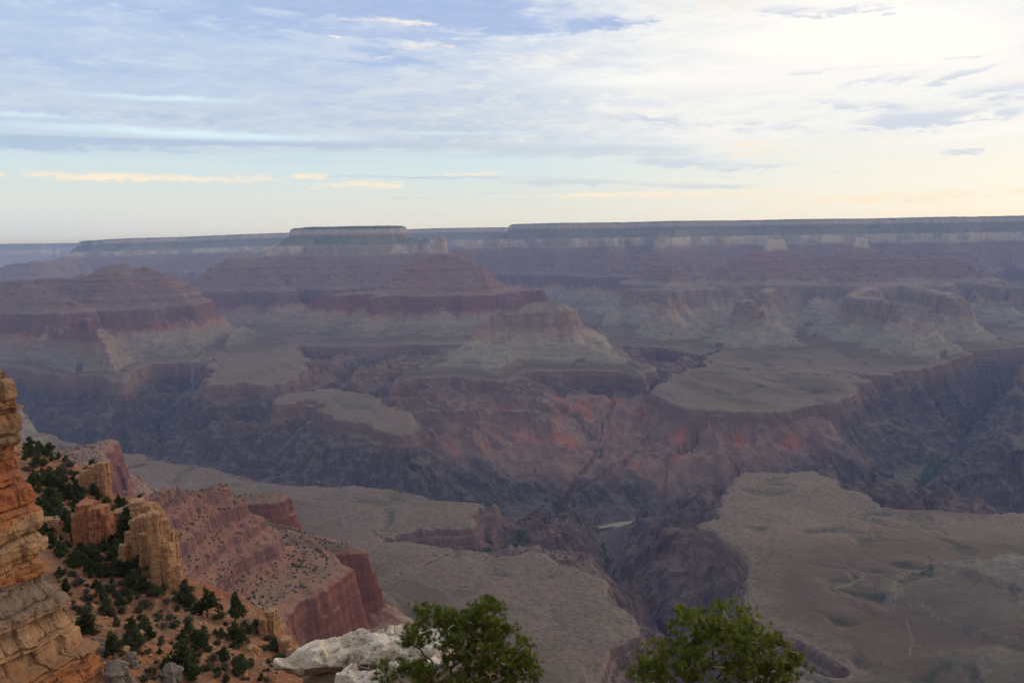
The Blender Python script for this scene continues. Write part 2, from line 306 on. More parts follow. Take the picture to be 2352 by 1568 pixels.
poly('tonto_bench', [US(1620, 832, 2), US(1720, 845, 2), US(1830, 860, 2), US(1930, 850, 2), US(2010, 860, 2), US(2130, 868, 2), US(2230, 858, 2), US(2300, 830, 2), US(2360, 800, 2), US(2300, 770, 2), US(1700, 780, 2)], 640, 1.3, .6, 800)
# left buttes
ridge('stepped_butte', [(AD(258, 596, 7.5), 2320), (AD(282, 592, 7.5), 2375), (AD(290, 592, 7.5), 2375), (AD(315, 600, 7.5), 2310)], 1.2)
ridge('stepped_butte', [(AD(100, 628, 7.5), 2125), (AD(200, 622, 7.5), 2128), (AD(283, 615, 7.5), 2150), (AD(358, 622, 7.5), 2130)], 1.15)
ridge('stepped_butte', [(AD(358, 625, 7.5), 2120), (AD(400, 660, 7.4), 1900), (AD(415, 672, 7.35), 1760)], 1.1)
ridge('stepped_butte', [(AD(-200, 655, 7.0), 2060), (AD(60, 648, 7.05), 2080)], 1.1)
ridge('stepped_butte', [(AD(60, 660, 7.0), 1980), (AD(160, 690, 6.8), 1800)], 1.0)
ridge('stepped_butte', [(AD(340, 680, 7.45), 1720), (AD(440, 685, 7.4), 1660)], 1.1)
ridge('stepped_butte', [(AD(250, 690, 7.2), 1720), (AD(240, 700, 6.95), 1650)], 1.1)
ridge('stepped_butte', [(AD(-250, 720, 6.4), 1700), (AD(60, 725, 6.25), 1680), (AD(180, 728, 6.1), 1660), (AD(232, 735, 6.0), 1635)], 1.2)
ridge('stepped_butte', [(AD(200, 790, 5.9), 1380), (AD(240, 830, 5.55), 1100)], 1.0)
poly('tonto_bench', [US(-200, 905, 2), US(80, 890, 2), US(160, 896, 2), US(250, 886, 2), US(300, 872, 2), US(380, 856, 2), US(430, 858, 2), US(430, 820, 2), US(200, 800, 2), US(-200, 820, 2)], 640, 1.6, .5, 800)
poly('tonto_bench', [US(472, 882, 2), US(560, 880, 2), US(600, 884, 2), US(650, 882, 2), US(692, 866, 2), US(702, 845, 2), US(690, 800, 2), US(560, 790, 2), US(500, 826, 2), US(480, 850, 2)], 640, 1.5, .5, 820)
# benches in front of the flat-topped butte
poly('tonto_bench', [US(622, 934, 2), US(660, 926, 2), US(700, 922, 2), US(733, 936, 2), US(722, 974, 2), US(760, 970, 2), US(832, 975, 2), US(845, 1014, 2), US(905, 1024, 2), US(945, 1012, 2), US(1005, 988, 2),
                     US(962, 952, 2), US(885, 925, 2), US(800, 898, 2), US(720, 893, 2), US(650, 905, 2)], 640, 1.25, .35, 760)
poly('tonto_bench', [US(1484, 893, 2), US(1530, 915, 2), US(1580, 932, 2), US(1700, 944, 2), US(1800, 950, 2), US(1872, 950, 2), US(1900, 942, 2), US(1983, 928, 2), US(1978, 905, 2), US(2000, 884, 2), US(1900, 872, 2), US(1760, 858, 2), US(1640, 836, 2), US(1560, 832, 2), US(1500, 860, 2)], 640, 1.3, .55, 760)
ridge('tonto_bench', [(US(1640, 850, 2.3), 960), (US(1590, 870, 2.2), 860)], 1.0)
ridge('tonto_bench', [(US(1860, 872, 2.3), 1150), (US(1880, 874, 2.3), 1150)], 2.0)
ridge('tonto_bench', [(US(1590, 868, 2.3), 1130), (US(1690, 898, 2.2), 1075), (US(1790, 925, 2.1), 980)], 2.6)
ridge('tonto_bench', [(US(1640, 862, 2.3), 1110), (US(1780, 885, 2.2), 1040), (US(1900, 905, 2.1), 900)], 2.8)
poly('tonto_bench', [US(1425, 853, 2), US(1455, 876, 2), US(1490, 893, 2), US(1560, 900, 2), US(1600, 835, 2), US(1520, 800, 2), US(1430, 812, 2)], 640, 1.3, .55, 760)
poly('tonto_bench', [US(1560, 840, 2), US(1640, 850, 2), US(1800, 872, 2), US(1960, 885, 2), US(2000, 872, 2), US(1900, 850, 2), US(1700, 820, 2), US(1560, 800, 2)], 640, 1.3, .55, 720)
# south side: platforms
poly('plateau', [US(1207, 1098, 2), US(1170, 1091, 2), US(1000, 1100, 2), US(860, 1106, 2), US(770, 1112, 2), US(765, 1088, 2), US(690, 1096, 2), US(680, 1071, 2), US(600, 1073, 2), US(550, 1076, 2), US(520, 1058, 2), US(490, 1041, 2), US(400, 1048, 2), US(310, 1064, 2), US(200, 1060, 2),
                 US(100, 1020, 2), US(-200, 1000, 2), US(-300, 1500, 2), US(300, 1750, 2), US(1150, 1750, 2), US(1290, 1575, 2), US(1400, 1512, 2), US(1445, 1470, 2), US(1435, 1420, 2), US(1470, 1384, 2), US(1405, 1332, 2), US(1330, 1310, 2), US(1225, 1268, 2), US(1130, 1285, 2), US(1000, 1290, 2), US(870, 1262, 2),
                 US(868, 1232, 2), US(960, 1212, 2), US(1085, 1206, 2), US(1095, 1168, 2), US(1190, 1130, 2)], 640, 1.3, .6, 730)
poly('plateau', [US(1682, 1103, 2), US(1702, 1083, 2), US(1780, 1080, 2), US(1862, 1076, 2), US(1890, 1094, 2), US(1940, 1125, 2), US(1990, 1150, 2), US(2080, 1187, 2), US(2200, 1191, 2), US(2280, 1215, 2), US(2352, 1240, 2), US(2600, 1260, 2), US(3000, 1500, 2), US(2500, 1900, 2),
                 US(2060, 1600, 2), US(1960, 1535, 2), US(1860, 1500, 2), US(1762, 1452, 2), US(1690, 1420, 2), US(1664, 1375, 2), US(1700, 1345, 2), US(1760, 1330, 2), US(1745, 1308, 2), US(1662, 1272, 2), US(1690, 1238, 2), US(1600, 1232, 2), US(1540, 1224, 2), US(1560, 1206, 2), US(1650, 1190, 2), US(1655, 1160, 2), US(1685, 1128, 2)], 640, 1.3, .6, 730)
ridge('plateau', [(US(1960, 1348, 2.5), 1050), (US(2150, 1312, 2.9), 1290), (US(2352, 1298, 3.3), 1420), (US(2600, 1290, 4), 1560)], .9)
ridge('plateau', [(US(2120, 1490, 2.4), 950), (US(2250, 1460, 3.0), 1250), (US(2400, 1440, 3.5), 1460)], 1.3)
ridge('plateau', [(US(1800, 1385, 2.1), 760), (US(1960, 1345, 2.5), 1000)], 1.6)
poly('plateau', [US(150, 938, 2.1), US(215, 932, 2.2), US(300, 952, 2), US(372, 962, 2), US(375, 972, 2), US(300, 985, 2), US(200, 1000, 2), US(-100, 1000, 2), US(-100, 940, 2)], 640, 1.3, .7, 760)
poly('plateau', [US(-100, 1020, 2), US(250, 1022, 2), US(372, 998, 2), US(428, 1004, 2), US(420, 1020, 2), US(300, 1050, 2), US(-100, 1080, 2)], 640, 1.3, .7, 760)
# red spurs on the left
ridge('red_spur', [((-820, 700), 2250), (US(420, 1150, 5.7), 2010), (US(508, 1122, 5.7), 2008), (US(560, 1150, 5.4), 1880), (US(600, 1185, 5.25), 1790), (US(690, 1215, 5.1), 1710)], 1.9)
ridge('red_spur', [(US(690, 1215, 5.1), 1700), (US(826, 1256, 5.0), 1614)], 1.5)
ridge('red_spur', [(US(690, 1300, 5.1), 1690), (US(585, 1430, 5.0), 1610), (US(450, 1568, 5.0), 1630), ((-520, 900), 1700)], 2.2)
ridge('red_spur', [(US(760, 1290, 5.05), 1640), (US(690, 1350, 5.0), 1640)], 1.5)
ridge('red_spur', [((-1200, 1700), 1700), (US(560, 1140, 5.0), 1640), (US(640, 1138, 5.0), 1610)], 1.3)
ridge('red_spur', [((-2200, 2300), 1900), (US(150, 1020, 5.2), 1760), (US(265, 1008, 5.0), 1650), (US(300, 1050, 4.6), 1568)], 1.2)
ridge('red_spur', [((-2600, 3300), 1500), (US(60, 935, 3.6), 1430), (US(200, 955, 3.2), 1330)], 1.0)
ridge('red_spur', [((-3300, 3600), 1900), (US(-80, 850, 5.0), 1640), (US(18, 855, 5.0), 1622), (US(45, 880, 4.5), 1555)], 1.6)
poly('south_rim', [(-9000, -60), (-2500, 100), (-900, -150), (0, -250), (900, -250), (2500, 200), (9000, 0), (9000, -60000), (-9000, -60000)], 2620, 1.15, 1.0, 2800)
poly('south_rim', [(9000, 60), (60000, 3000), (60000, -60000), (9000, -60000)], 2620, 1.15, 1, 2800)
poly('south_rim', [(-9000, 60), (-60000, 3000), (-60000, -60000), (-9000, -60000)], 2620, 1.15, 1, 2800)
# drainages
RIVER = [AD(-900, 900, 7.5), AD(-300, 900, 6.2), AD(0, 900, 5.45), AD(250, 920, 4.95), AD(450, 950, 4.45), AD(600, 1000, 4.2), AD(800, 1060, 3.87), AD(1000, 1090, 3.80), AD(1200, 1120, 3.83), AD(1380, 1170, 3.92), US(1447, 1196, 0.02), AD(1520, 1200, 4.12),
         AD(1700, 1130, 4.02), AD(1880, 1110, 4.1), AD(2050, 1130, 4.2), AD(2150, 1200, 4.0), AD(2352, 1210, 3.75), AD(2800, 1200, 3.6), AD(3600, 1200, 4.2)]
canyon([(p, 0) for p in RIVER], 1.3)
canyon([(AD(2050, 1130, 4.25), 5), (US(2080, 1130, .05), 20), (US(2120, 1095, .15), 60), (US(2145, 1055, .2), 90), (US(2210, 990, .35), 130)], 1.15)
for a_, b_ in (((2040, 1150, .05), (2075, 1112, .10)), ((2075, 1160, .05), (2100, 1115, .1)), ((2105, 1160, .05), (2118, 1120, .1))):
    canyon([(US(*a_), 14), (US(*b_), 30)], 1.5)
canyon([(US(2210, 990, .35), 130), (US(2300, 910, .4), 180), (AD(2380, 850, 6.3), 260), (AD(2520, 800, 7.5), 500)], 2.1)
canyon([(US(1447, 1196, .02), 5), (US(1400, 1262, .35), 120), (US(1405, 1300, .6), 260), (US(1480, 1345, .6), 300), (US(1530, 1420, .62), 330), (US(1560, 1480, .7), 370), (US(1640, 1600, .85), 470), (US(1700, 1700, 1.2), 600)], 1.35)
canyon([(US(1600, 1545, .8), 430), (US(1480, 1575, .9), 500), (US(1400, 1640, 1.0), 570)], 1.5)
canyon([(US(1640, 1600, .85), 470), (US(1800, 1545, .95), 540), (US(1930, 1590, 1.0), 590)], 1.6)
canyon([(US(1400, 1290, .5), 220), (US(1240, 1246, .8), 430), (US(1150, 1252, 1.0), 560), (US(1085, 1262, 1.5), 604), (US(900, 1330, 2), 640), (US(700, 1380, 2), 800)], 1.3)
canyon([(AD(320, 940, 4.75), 60), (US(400, 900, .7), 330), (US(432, 862, 1.2), 560), (US(470, 830, 1.9), 612), (US(530, 770, 2.3), 800)], 1.4)
canyon([(AD(1180, 1100, 3.9), 40), (US(1370, 1040, .55), 330), (US(1385, 985, .8), 440), (US(1393, 938, .9), 560)], .8)
canyon([(US(2300, 910, .5), 250), (US(2090, 882, 1.2), 560), (US(2000, 878, 1.5), 598), (US(1900, 868, 1.7), 604)], 2.2)
canyon([(US(1900, 868, 1.7), 604), (US(1800, 862, 1.8), 607), (US(1700, 842, 1.9), 609), (US(1640, 832, 1.95), 613)], 3.0)
canyon([(US(1640, 832, 1.95), 613), (US(1500, 796, 2.1), 660), (US(1380, 745, 2.3), 800)], 2.0)
canyon([(US(1640, 834, 1.95), 616), (US(1618, 790, 2.2), 760), (US(1622, 750, 2.6), 1000)], 1.1)
canyon([(US(1930, 862, 1.95), 616), (US(1880, 800, 2.3), 850), (US(1865, 770, 2.6), 1050)], 1.1)

def along_eval(x, y, pts):
    run = 0.0
    for (x0, y0, s0), (x1, y1, s1) in zip(pts[:-1], pts[1:]):
        dx, dy = x1 - x0, y1 - y0; ln = math.hypot(dx, dy) + 1e-6; tr = ((x - x0) * dx + (y - y0) * dy) / ln ** 2; t = np.clip(tr, 0, 1)
        ex, ey = x - x0 - t * dx, y - y0 - t * dy
        yield np.hypot(ex, ey), s0 + (s1 - s0) * t, run + t * ln + .8 * np.sign(dx * ey - dy * ex) * 900 + .5 * (tr - t) * ln
        run += ln
def seg_eval(x, y, pts):
    """min distance and the s value interpolated there, for a polyline"""
    best = None
    for (x0, y0, s0), (x1, y1, s1) in zip(pts[:-1], pts[1:]):
        dx, dy = x1 - x0, y1 - y0; q = dx * dx + dy * dy + 1e-6
        t = np.clip(((x - x0) * dx + (y - y0) * dy) / q, 0, 1)
        d = np.sqrt((x - x0 - t * dx) ** 2 + (y - y0 - t * dy) ** 2)
        yield d, s0 + (s1 - s0) * t
def poly_sd(x, y, pts):
    n = len(pts); d = np.full(x.shape, 1e18); ins = np.zeros(x.shape, bool)
    for i in range(n):
        x0, y0 = pts[i]; x1, y1 = pts[(i + 1) % n]
        dx, dy = x1 - x0, y1 - y0; q = dx * dx + dy * dy + 1e-9
        t = np.clip(((x - x0) * dx + (y - y0) * dy) / q, 0, 1)
        d = np.minimum(d, (x - x0 - t * dx) ** 2 + (y - y0 - t * dy) ** 2)
        c = (y0 > y) != (y1 > y)
        ins ^= c & (x < dx * (y - y0) / (dy if abs(dy) > 1e-9 else 1e-9) + x0)
    d = np.sqrt(d); return np.where(ins, d, -d)
REGS = ['gorge', 'tonto_bench', 'far_rim', 'broad_mesa', 'pyramid_butte', 'flat_topped_butte', 'white_capped_butte', 'stepped_butte', 'plateau', 'red_spur', 'south_rim', 'hillside']
def s_field(x, y):
    wa = np.clip(np.hypot(x, y) / 6000, .25, 1.25)
    wx = x + wa * (95 * fbm2(x, y, 620, 3, 3) + 60 * fbm2(x, y, 230, 3, 5))
    wy = y + wa * (95 * fbm2(x, y, 620, 3, 13) + 60 * fbm2(x, y, 230, 3, 15))
    s = 588 - 330 * sstep(.30, .95, ridged2(wx, wy, 950, 3, 21)); reg = np.zeros(x.shape, np.int8)
    for name, pts, rate in RIDGES:
        for d, sv in seg_eval(wx, wy, pts):
            v = sv - rate * d; k = v > s
            s[k] = v[k]; reg[k] = REGS.index(name)
    for name, pts, s0, ro, ri, cap in POLYS:
        d = poly_sd(wx, wy, pts)
        v = np.minimum(s0 + np.where(d > 0, d * ri, d * ro), cap); k = v > s
        s[k] = v[k]; reg[k] = REGS.index(name)
    # the butte stops at its own rim
    ft = [q_ for q_ in POLYS if q_[0] == 'flat_topped_butte'][0]; d = poly_sd(wx, wy, ft[1]); k = reg == REGS.index('flat_topped_butte')
    s = np.where(k, np.minimum(s, np.maximum(588, 640 + np.where(d > 0, 4 * d, 1.2 * d))), s)
    sc = np.full(x.shape, 1e9)
    al = np.zeros(x.shape)
    for n_, (pts, rate) in enumerate(CANYONS):
        for d, sv, u_ in along_eval(wx, wy, pts):
            v = sv + rate * d; k = v < sc; sc[k] = v[k]; al[k] = u_[k] + 3700 * n_
    global ALONG
    ALONG = al
    sc = np.where(sc > 640, 640 + 3 * (sc - 640), sc)
    s = np.minimum(s, sc); reg[s < 606] = 0
    return s, reg

# polar grid: fine in front of the lens, coarse all round
def geo(a, b, st):
    n = max(2, int(math.log(b / a) / st)); return list(np.geomspace(a, b, n, endpoint=False))
rr = np.array(geo(.4, 60, .12) + geo(60, 430, .0042) + geo(430, 1150, .02) + geo(1150, 11600, .0021) + geo(11600, 18500, .0028) + geo(18500, 60000, .025) + [60000.])
fine = np.radians(np.arange(-35.5, 35.51, .052))
side = np.radians(np.concatenate([np.arange(36.5, 60, 1.0), np.arange(62, 298, 4.0), np.arange(300, 324, 1.0)]))
aa = np.concatenate([fine, side])
NR, NA = len(rr), len(aa)
PX = (rr[:, None] * np.sin(aa)[None]).astype(np.float64); PY = (rr[:, None] * np.cos(aa)[None]).astype(np.float64)
def coarse(fn, step=3):
    ri = np.unique(np.append(np.arange(0, NR, step), NR - 1)); ai = np.unique(np.append(np.arange(0, NA, step), NA - 1))
    s, g = fn(PX[np.ix_(ri, ai)], PY[np.ix_(ri, ai)])
    def up(v, idx, n, ax):
        j = np.clip(np.searchsorted(idx, np.arange(n), side='right') - 1, 0, len(idx) - 2)
        f = (np.arange(n) - idx[j]) / (idx[j + 1] - idx[j])
        sh = [1, 1]; sh[ax] = n; f = f.reshape(sh)
        return np.take(v, j, ax) * (1 - f) + np.take(v, j + 1, ax) * f
    S = up(up(s, ri, NR, 0), ai, NA, 1)
    jr = np.clip(np.searchsorted(ri, np.arange(NR), side='right') - 1, 0, len(ri) - 1); ja = np.clip(np.searchsorted(ai, np.arange(NA), side='right') - 1, 0, len(ai) - 1)
    return S, g[np.ix_(jr, ja)], (ri, ai, up)
S, REG, (ri_, ai_, up_) = coarse(s_field)
AL = up_(up_(ALONG, ri_, NR, 0), ai_, NA, 1)
dist = np.hypot(PX, PY)
fade = np.clip(dist / 4200, .3, 1)
# gullies and buttresses cut into every slope
cut = ridged2(PX, PY, 420, 3, 31) - .55
amp = sstep(0, 200, S) * np.where(S > 2250, .4, 1) * (1 - .72 * sstep(648, 670, S) * sstep(1150, 950, S) * np.isin(REG, [REGS.index(k) for k in ('plateau', 'tonto_bench')])) * np.where(REG == REGS.index('flat_topped_butte'), .38, np.where(REG == REGS.index('pyramid_butte'), .55, np.where((REG == REGS.index('red_spur')) & (dist < 2600), np.where(S < 1640, .7, 1.4), 1)))
rg = ridged2(PX, PY, 520, 3, 33) - .5
S = S + fade * amp * (78 * cut + 40 * (ridged2(PX, PY, 150, 2, 43) - .55) + 22 * fbm2(PX, PY, 110, 2, 41) + 19 * fbm2(PX, PY, 38, 2, 51) + 60 * (ridged2(PX, PY, 240, 2, 45) - .5) * sstep(1430, 1500, S) * sstep(2100, 1700, S)) + 130 * rg * sstep(40, 260, S) * sstep(600, 480, S)
S = S - amp * 150 * sstep(.35, .95, ridged2(PX, PY, 760, 2, 35)) * sstep(720, 950, S) * sstep(1560, 1460, S)
S = S + np.where(dist < 4200, 1, 0) * amp * 9 * fbm2(PX, PY, 15, 2, 53)
S = np.where(S < 0, 0, S)
# no cliff may wander onto the flat tops
L = level_of(S)
# scree fans climb part of the way up some cliffs
fan = np.clip(sstep(.05, .5, fbm2(PX, PY, 190, 2, 101)) + .75 * (REG == REGS.index('flat_topped_butte')) * sstep(-.4, .2, fbm2(PX, PY, 130, 2, 103)), 0, 1) * sstep(1380, 1460, S) * sstep(1640, 1600, S)
ftm = (REG == REGS.index('flat_topped_butte')) * sstep(640, 760, S)
L = L + ftm * (np.interp(S, [640, 760, 1130, 1350, 1356, 1515, 1535, 1552, 1572, 1590, 1625, 1680, 1740], [2, 2.1, 2.6, 3.62, 3.72, 4.36, 4.55, 4.6, 4.86, 4.9, 5.04, 5.12, 5.2]) - L)
fan = np.where(ftm > 0, .35 * fan, fan)
L = L + fan * (np.interp(S, [1400, 1458, 1545, 1572, 1600], [3.65, 4.1, 4.6, 4.9, 5.0]) - L)
Z = elev(L, PX, PY)
gor = sstep(620, 520, S)
AL = AL + 40 * fbm2(PX, PY, 160, 3, 63)
ribs = ridged2(AL, S * .30, 190, 2, 61) * .7 + ridged2(AL, S * .35, 62, 2, 65) * .3
Z += gor * sstep(20, 220, S) * sstep(606, 560, S) * 78 * (ribs - .62)
Z += gor * sstep(20, 160, S) * (10 * (ridged2(PX + .3 * Z, PY - .3 * Z, 120, 2, 61) - .6) + 7 * fbm2(PX, PY, 60, 2, 66))
flat = sstep(640, 700, S) * sstep(1560, 1300, S)
Z += flat * (19 * fbm2(PX, PY, 420, 3, 71) - 9 * sstep(.55, .95, ridged2(PX, PY, 330, 3, 73))) + fade * 1.2 * fbm2(PX, PY, 26, 2, 75) + np.where(dist < 3500, .45, 0) * fbm2(PX, PY, 8, 2, 76)
drain = sstep(.62, .98, ridged2(PX + 30 * fbm2(PX, PY, 120, 2, 78), PY + 30 * fbm2(PX, PY, 120, 2, 79), 330, 3, 73))
Z -= flat * 4 * drain
tal = sstep(900, 1300, S) * sstep(1590, 1520, S) + sstep(1605, 1700, S) * sstep(2340, 2300, S) * .45
Z -= tal * np.clip(dist / 5000, .3, 1) * (38 * sstep(.2, .95, ridged2(PX, PY, 360, 2, 77)) + 17 * sstep(.3, .95, ridged2(PX, PY, 95, 2, 79)))

Z += sstep(9.9, 10.02, L) * np.where(dist > 8000, 7 * np.abs(fbm2(PX, PY, 55, 2, 97)), 0)
# the near hillside below the overlook, a spur falling away on the right
HPX = [(-700, 1100), (-60, 985), (45, 1016), (110, 1040), (180, 1062), (250, 1135), (345, 1150), (372, 1250), (418, 1352), (500, 1385), (600, 1440), (640, 1460), (700, 1540), (760, 1680), (700, 2300), (-900, 2300)]
HXY = [tuple(UH(*p)[:2]) for p in HPX]
near = dist < 900
hx, hy = PX[near], PY[near]
hd = poly_sd(hx + 4 * fbm2(hx, hy, 25, 2, 81), hy + 4 * fbm2(hx, hy, 25, 2, 82), HXY)
OUT = [(225, 1136, 34, 58), (200, 1256, 62, 80), (315, 1196, 80, 34), (318, 1312, 66, 100), (352, 1338, 40, 110)]
def hill_z(x, y):
    return hill_base(x, y) + hill_bluffs(x, y)
def hill_bluffs(x, y):
    b = 0 * x
    for X_, Y_, w_, h_ in OUT:
        f = UH(X_, Y_)[:2]; k = f[1] / 1860; w_, h_ = w_ * k, h_ * k; n = f / np.hypot(*f)
        t = (x - f[0]) * n[0] + (y - f[1]) * n[1]; l = (x - f[0]) * n[1] - (y - f[1]) * n[0]
        b = np.maximum(b, .82 * h_ * sstep(.25 * w_, .8 * w_, t) * (1 - sstep(1.0 * w_, 1.0 * w_ + 2.6 * h_, t)) * np.exp(-(np.abs(l) / (.62 * w_)) ** 3))
    return b
def hill_base(x, y):
    z = HA + HBX * x + HBY * y + 3.4 * fbm2(x, y, 60, 3, 83) + 1.5 * fbm2(x, y, 14, 4, 84)
    lg = fbm2(x, y, 26, 3, 86)                       # low broken ledges
    return z + .9 * (sstep(-.08, .0, lg) + sstep(.16, .22, lg)) + .5 * ridged2(x, y, 7, 3, 87)
hz = hill_z(hx, hy) + np.where(hd < 0, 7 * hd, 0)
led = poly_sd(hx, hy, [(-30, -30), (-30, 20), (30, 20), (30, -30)])
lz = np.where((hy < .9) & (dist[near] < 60), -1.72, -15.2 + .5 * fbm2(hx, hy, 5, 3, 85)) + np.where(led < 0, 2.2 * led, 0)
zc = Z[near]; lz = np.where(dist[near] < 120, lz, -1e9)
zz = np.maximum(zc - 12, np.maximum(hz, lz))
Rn = REG[near]; Rn[(hz >= zc - 12) | (lz >= zc - 12)] = REGS.index('hillside'); REG[near] = Rn
Z[near] = zz

def fill_mesh(name, verts, faces, smooth=False, attrs=None):
    me = D.meshes.new(name)
    nf = len(faces)
    me.vertices.add(len(verts)); me.vertices.foreach_set('co', np.asarray(verts, np.float32).ravel())
    k = faces.shape[1]
    me.loops.add(nf * k); me.loops.foreach_set('vertex_index', faces.astype(np.int32).ravel())
    me.polygons.add(nf); me.polygons.foreach_set('loop_start', np.arange(0, nf * k, k, dtype=np.int32))
    me.polygons.foreach_set('use_smooth', np.full(nf, smooth))
    for n_, v in (attrs or {}).items():
        a = me.attributes.new(n_, 'FLOAT', 'POINT'); a.data.foreach_set('value', np.asarray(v, np.float32).ravel())
    me.update(calc_edges=True); me.validate()
    return me
def link(name, me, mat=None, parent=None, **props):
    o = D.objects.new(name, me); COL.objects.link(o)
    if mat is not None and not me.materials: me.materials.append(mat)
    if parent: o.parent = parent
    for k, v in props.items(): o[k] = v
    return o

# where the rock differs from the plain column
SG = [US(830, 905, 1), US(960, 890, 1), US(1480, 890, 1), US(1620, 960, .9), US(1900, 960, .9), US(1960, 1010, .7), US(1800, 1070, .5), US(1600, 1100, .4), US(1000, 1090, .4), US(990, 1000, .7)]
sup = sstep(-150, 120, poly_sd(PX + 90 * fbm2(PX, PY, 400, 2, 91), PY + 90 * fbm2(PX, PY, 400, 2, 92), SG) if False else coarse(lambda x, y: (poly_sd(x, y, SG), np.zeros(x.shape, np.int8)), 4)[0] + 70 * fbm2(PX, PY, 400, 2, 91))
def line_mask(pts, w, wl=60):
    d = np.full(PX.shape, 1e9, np.float32)
    x0, x1 = min(p[0] for p in pts) - 200, max(p[0] for p in pts) + 200; y0, y1 = min(p[1] for p in pts) - 200, max(p[1] for p in pts) + 200
    k = (PX > x0) & (PX < x1) & (PY > y0) & (PY < y1)
    x = PX[k] + .12 * wl * fbm2(PX[k], PY[k], wl, 2, 95); y = PY[k] + .12 * wl * fbm2(PX[k], PY[k], wl, 2, 96)
    dd = np.full(x.shape, 1e9)
    for e, _ in seg_eval(x, y, [(p[0], p[1], 0) for p in pts]): dd = np.minimum(dd, e)
    d[k] = dd
    return np.exp(-(d / w) ** 2)
trail = np.zeros(PX.shape, np.float32)
for pts, w_ in [([US(665, 1202, 2.2), US(760, 1180, 2.2), US(850, 1160, 2.2), US(980, 1140, 2.1), US(1060, 1125, 2.1), US(1130, 1098, 2.05)], 3.0),
                ([US(2052, 1395, 2.3), US(2055, 1350, 2.3), US(2058, 1330, 2.3), US(2095, 1305, 2.3), US(2200, 1300, 2.3)], 2.2),
                ([US(1920, 1346, 2.2), US(1955, 1335, 2.2), US(1985, 1320, 2.2)], 4),
                ([US(2095, 1470, 2.6), US(2093, 1425, 2.6), US(2080, 1400, 2.5)], 1.6),
                ([US(960, 1330, 2.1), US(1010, 1352, 2.1), US(1035, 1362, 2.1)], 2.2), ([US(1060, 1370, 2.1), US(1150, 1365, 2.1), US(1250, 1400, 2.1), US(1330, 1480, 2.1), US(1345, 1560, 2.1)], 1.3)]:
    trail = np.maximum(trail, line_mask(pts, w_))
wash = np.maximum(line_mask([US(1372, 1030, .6), US(1385, 985, .8), US(1393, 945, .9)], 9), line_mask([US(432, 862, 1.6), US(440, 835, 1.9), US(470, 815, 2)], 10))
wash = np.maximum(wash, line_mask([US(1385, 1235, .2), US(1400, 1262, .35), US(1407, 1290, .5)], 3.5))
wash = np.maximum(wash, .8 * line_mask([US(2050, 1145, .1), US(2062, 1110, .15), US(2120, 1080, .2)], 8))
green = line_mask([US(1100, 1255, 1.2), US(1150, 1248, 1.1), US(1165, 1222, 1.0), US(1190, 1220, .9), US(1212, 1228, .85)], 11)
green = np.maximum(green, line_mask([US(1385, 1225, .2), US(1395, 1262, .35), US(1400, 1290, .45)], 9))
green = np.maximum(green, line_mask([US(2070, 1165, .05), US(2090, 1120, .1), US(2128, 1092, .15), US(2150, 1050, .2)], 48))
green = np.maximum(green, .8 * line_mask([US(1360, 750, 2.3), US(1400, 735, 2.4)], 26)); green = np.maximum(green, .8 * line_mask([US(1610, 815, 2.1), US(1655, 805, 2.2)], 24))
# mesh per landform
vid = np.arange(NR * NA).reshape(NR, NA)
nxt = np.concatenate([np.arange(1, NA), [0]])
q = np.stack([vid[:-1], vid[:-1][:, nxt], vid[1:][:, nxt], vid[1:]], -1).reshape(-1, 4)
freg = REG[:-1].ravel()
V = np.stack([PX, PY, Z], -1).reshape(-1, 3)
ATT = {'level': L.ravel(), 'supergroup': sup.ravel(), 'trail': trail.ravel(), 'wash': wash.ravel(), 'green': green.ravel(), 'drain': (drain * flat).ravel(),
       'warmth': ((REG == REGS.index('pyramid_butte')) * 1.0 + .35 * (REG == REGS.index('stepped_butte')) + .4 * (REG == REGS.index('white_capped_butte'))).ravel(),
       'pale': np.isin(REG, [REGS.index('flat_topped_butte'), REGS.index('white_capped_butte')]).astype(np.float32).ravel()}

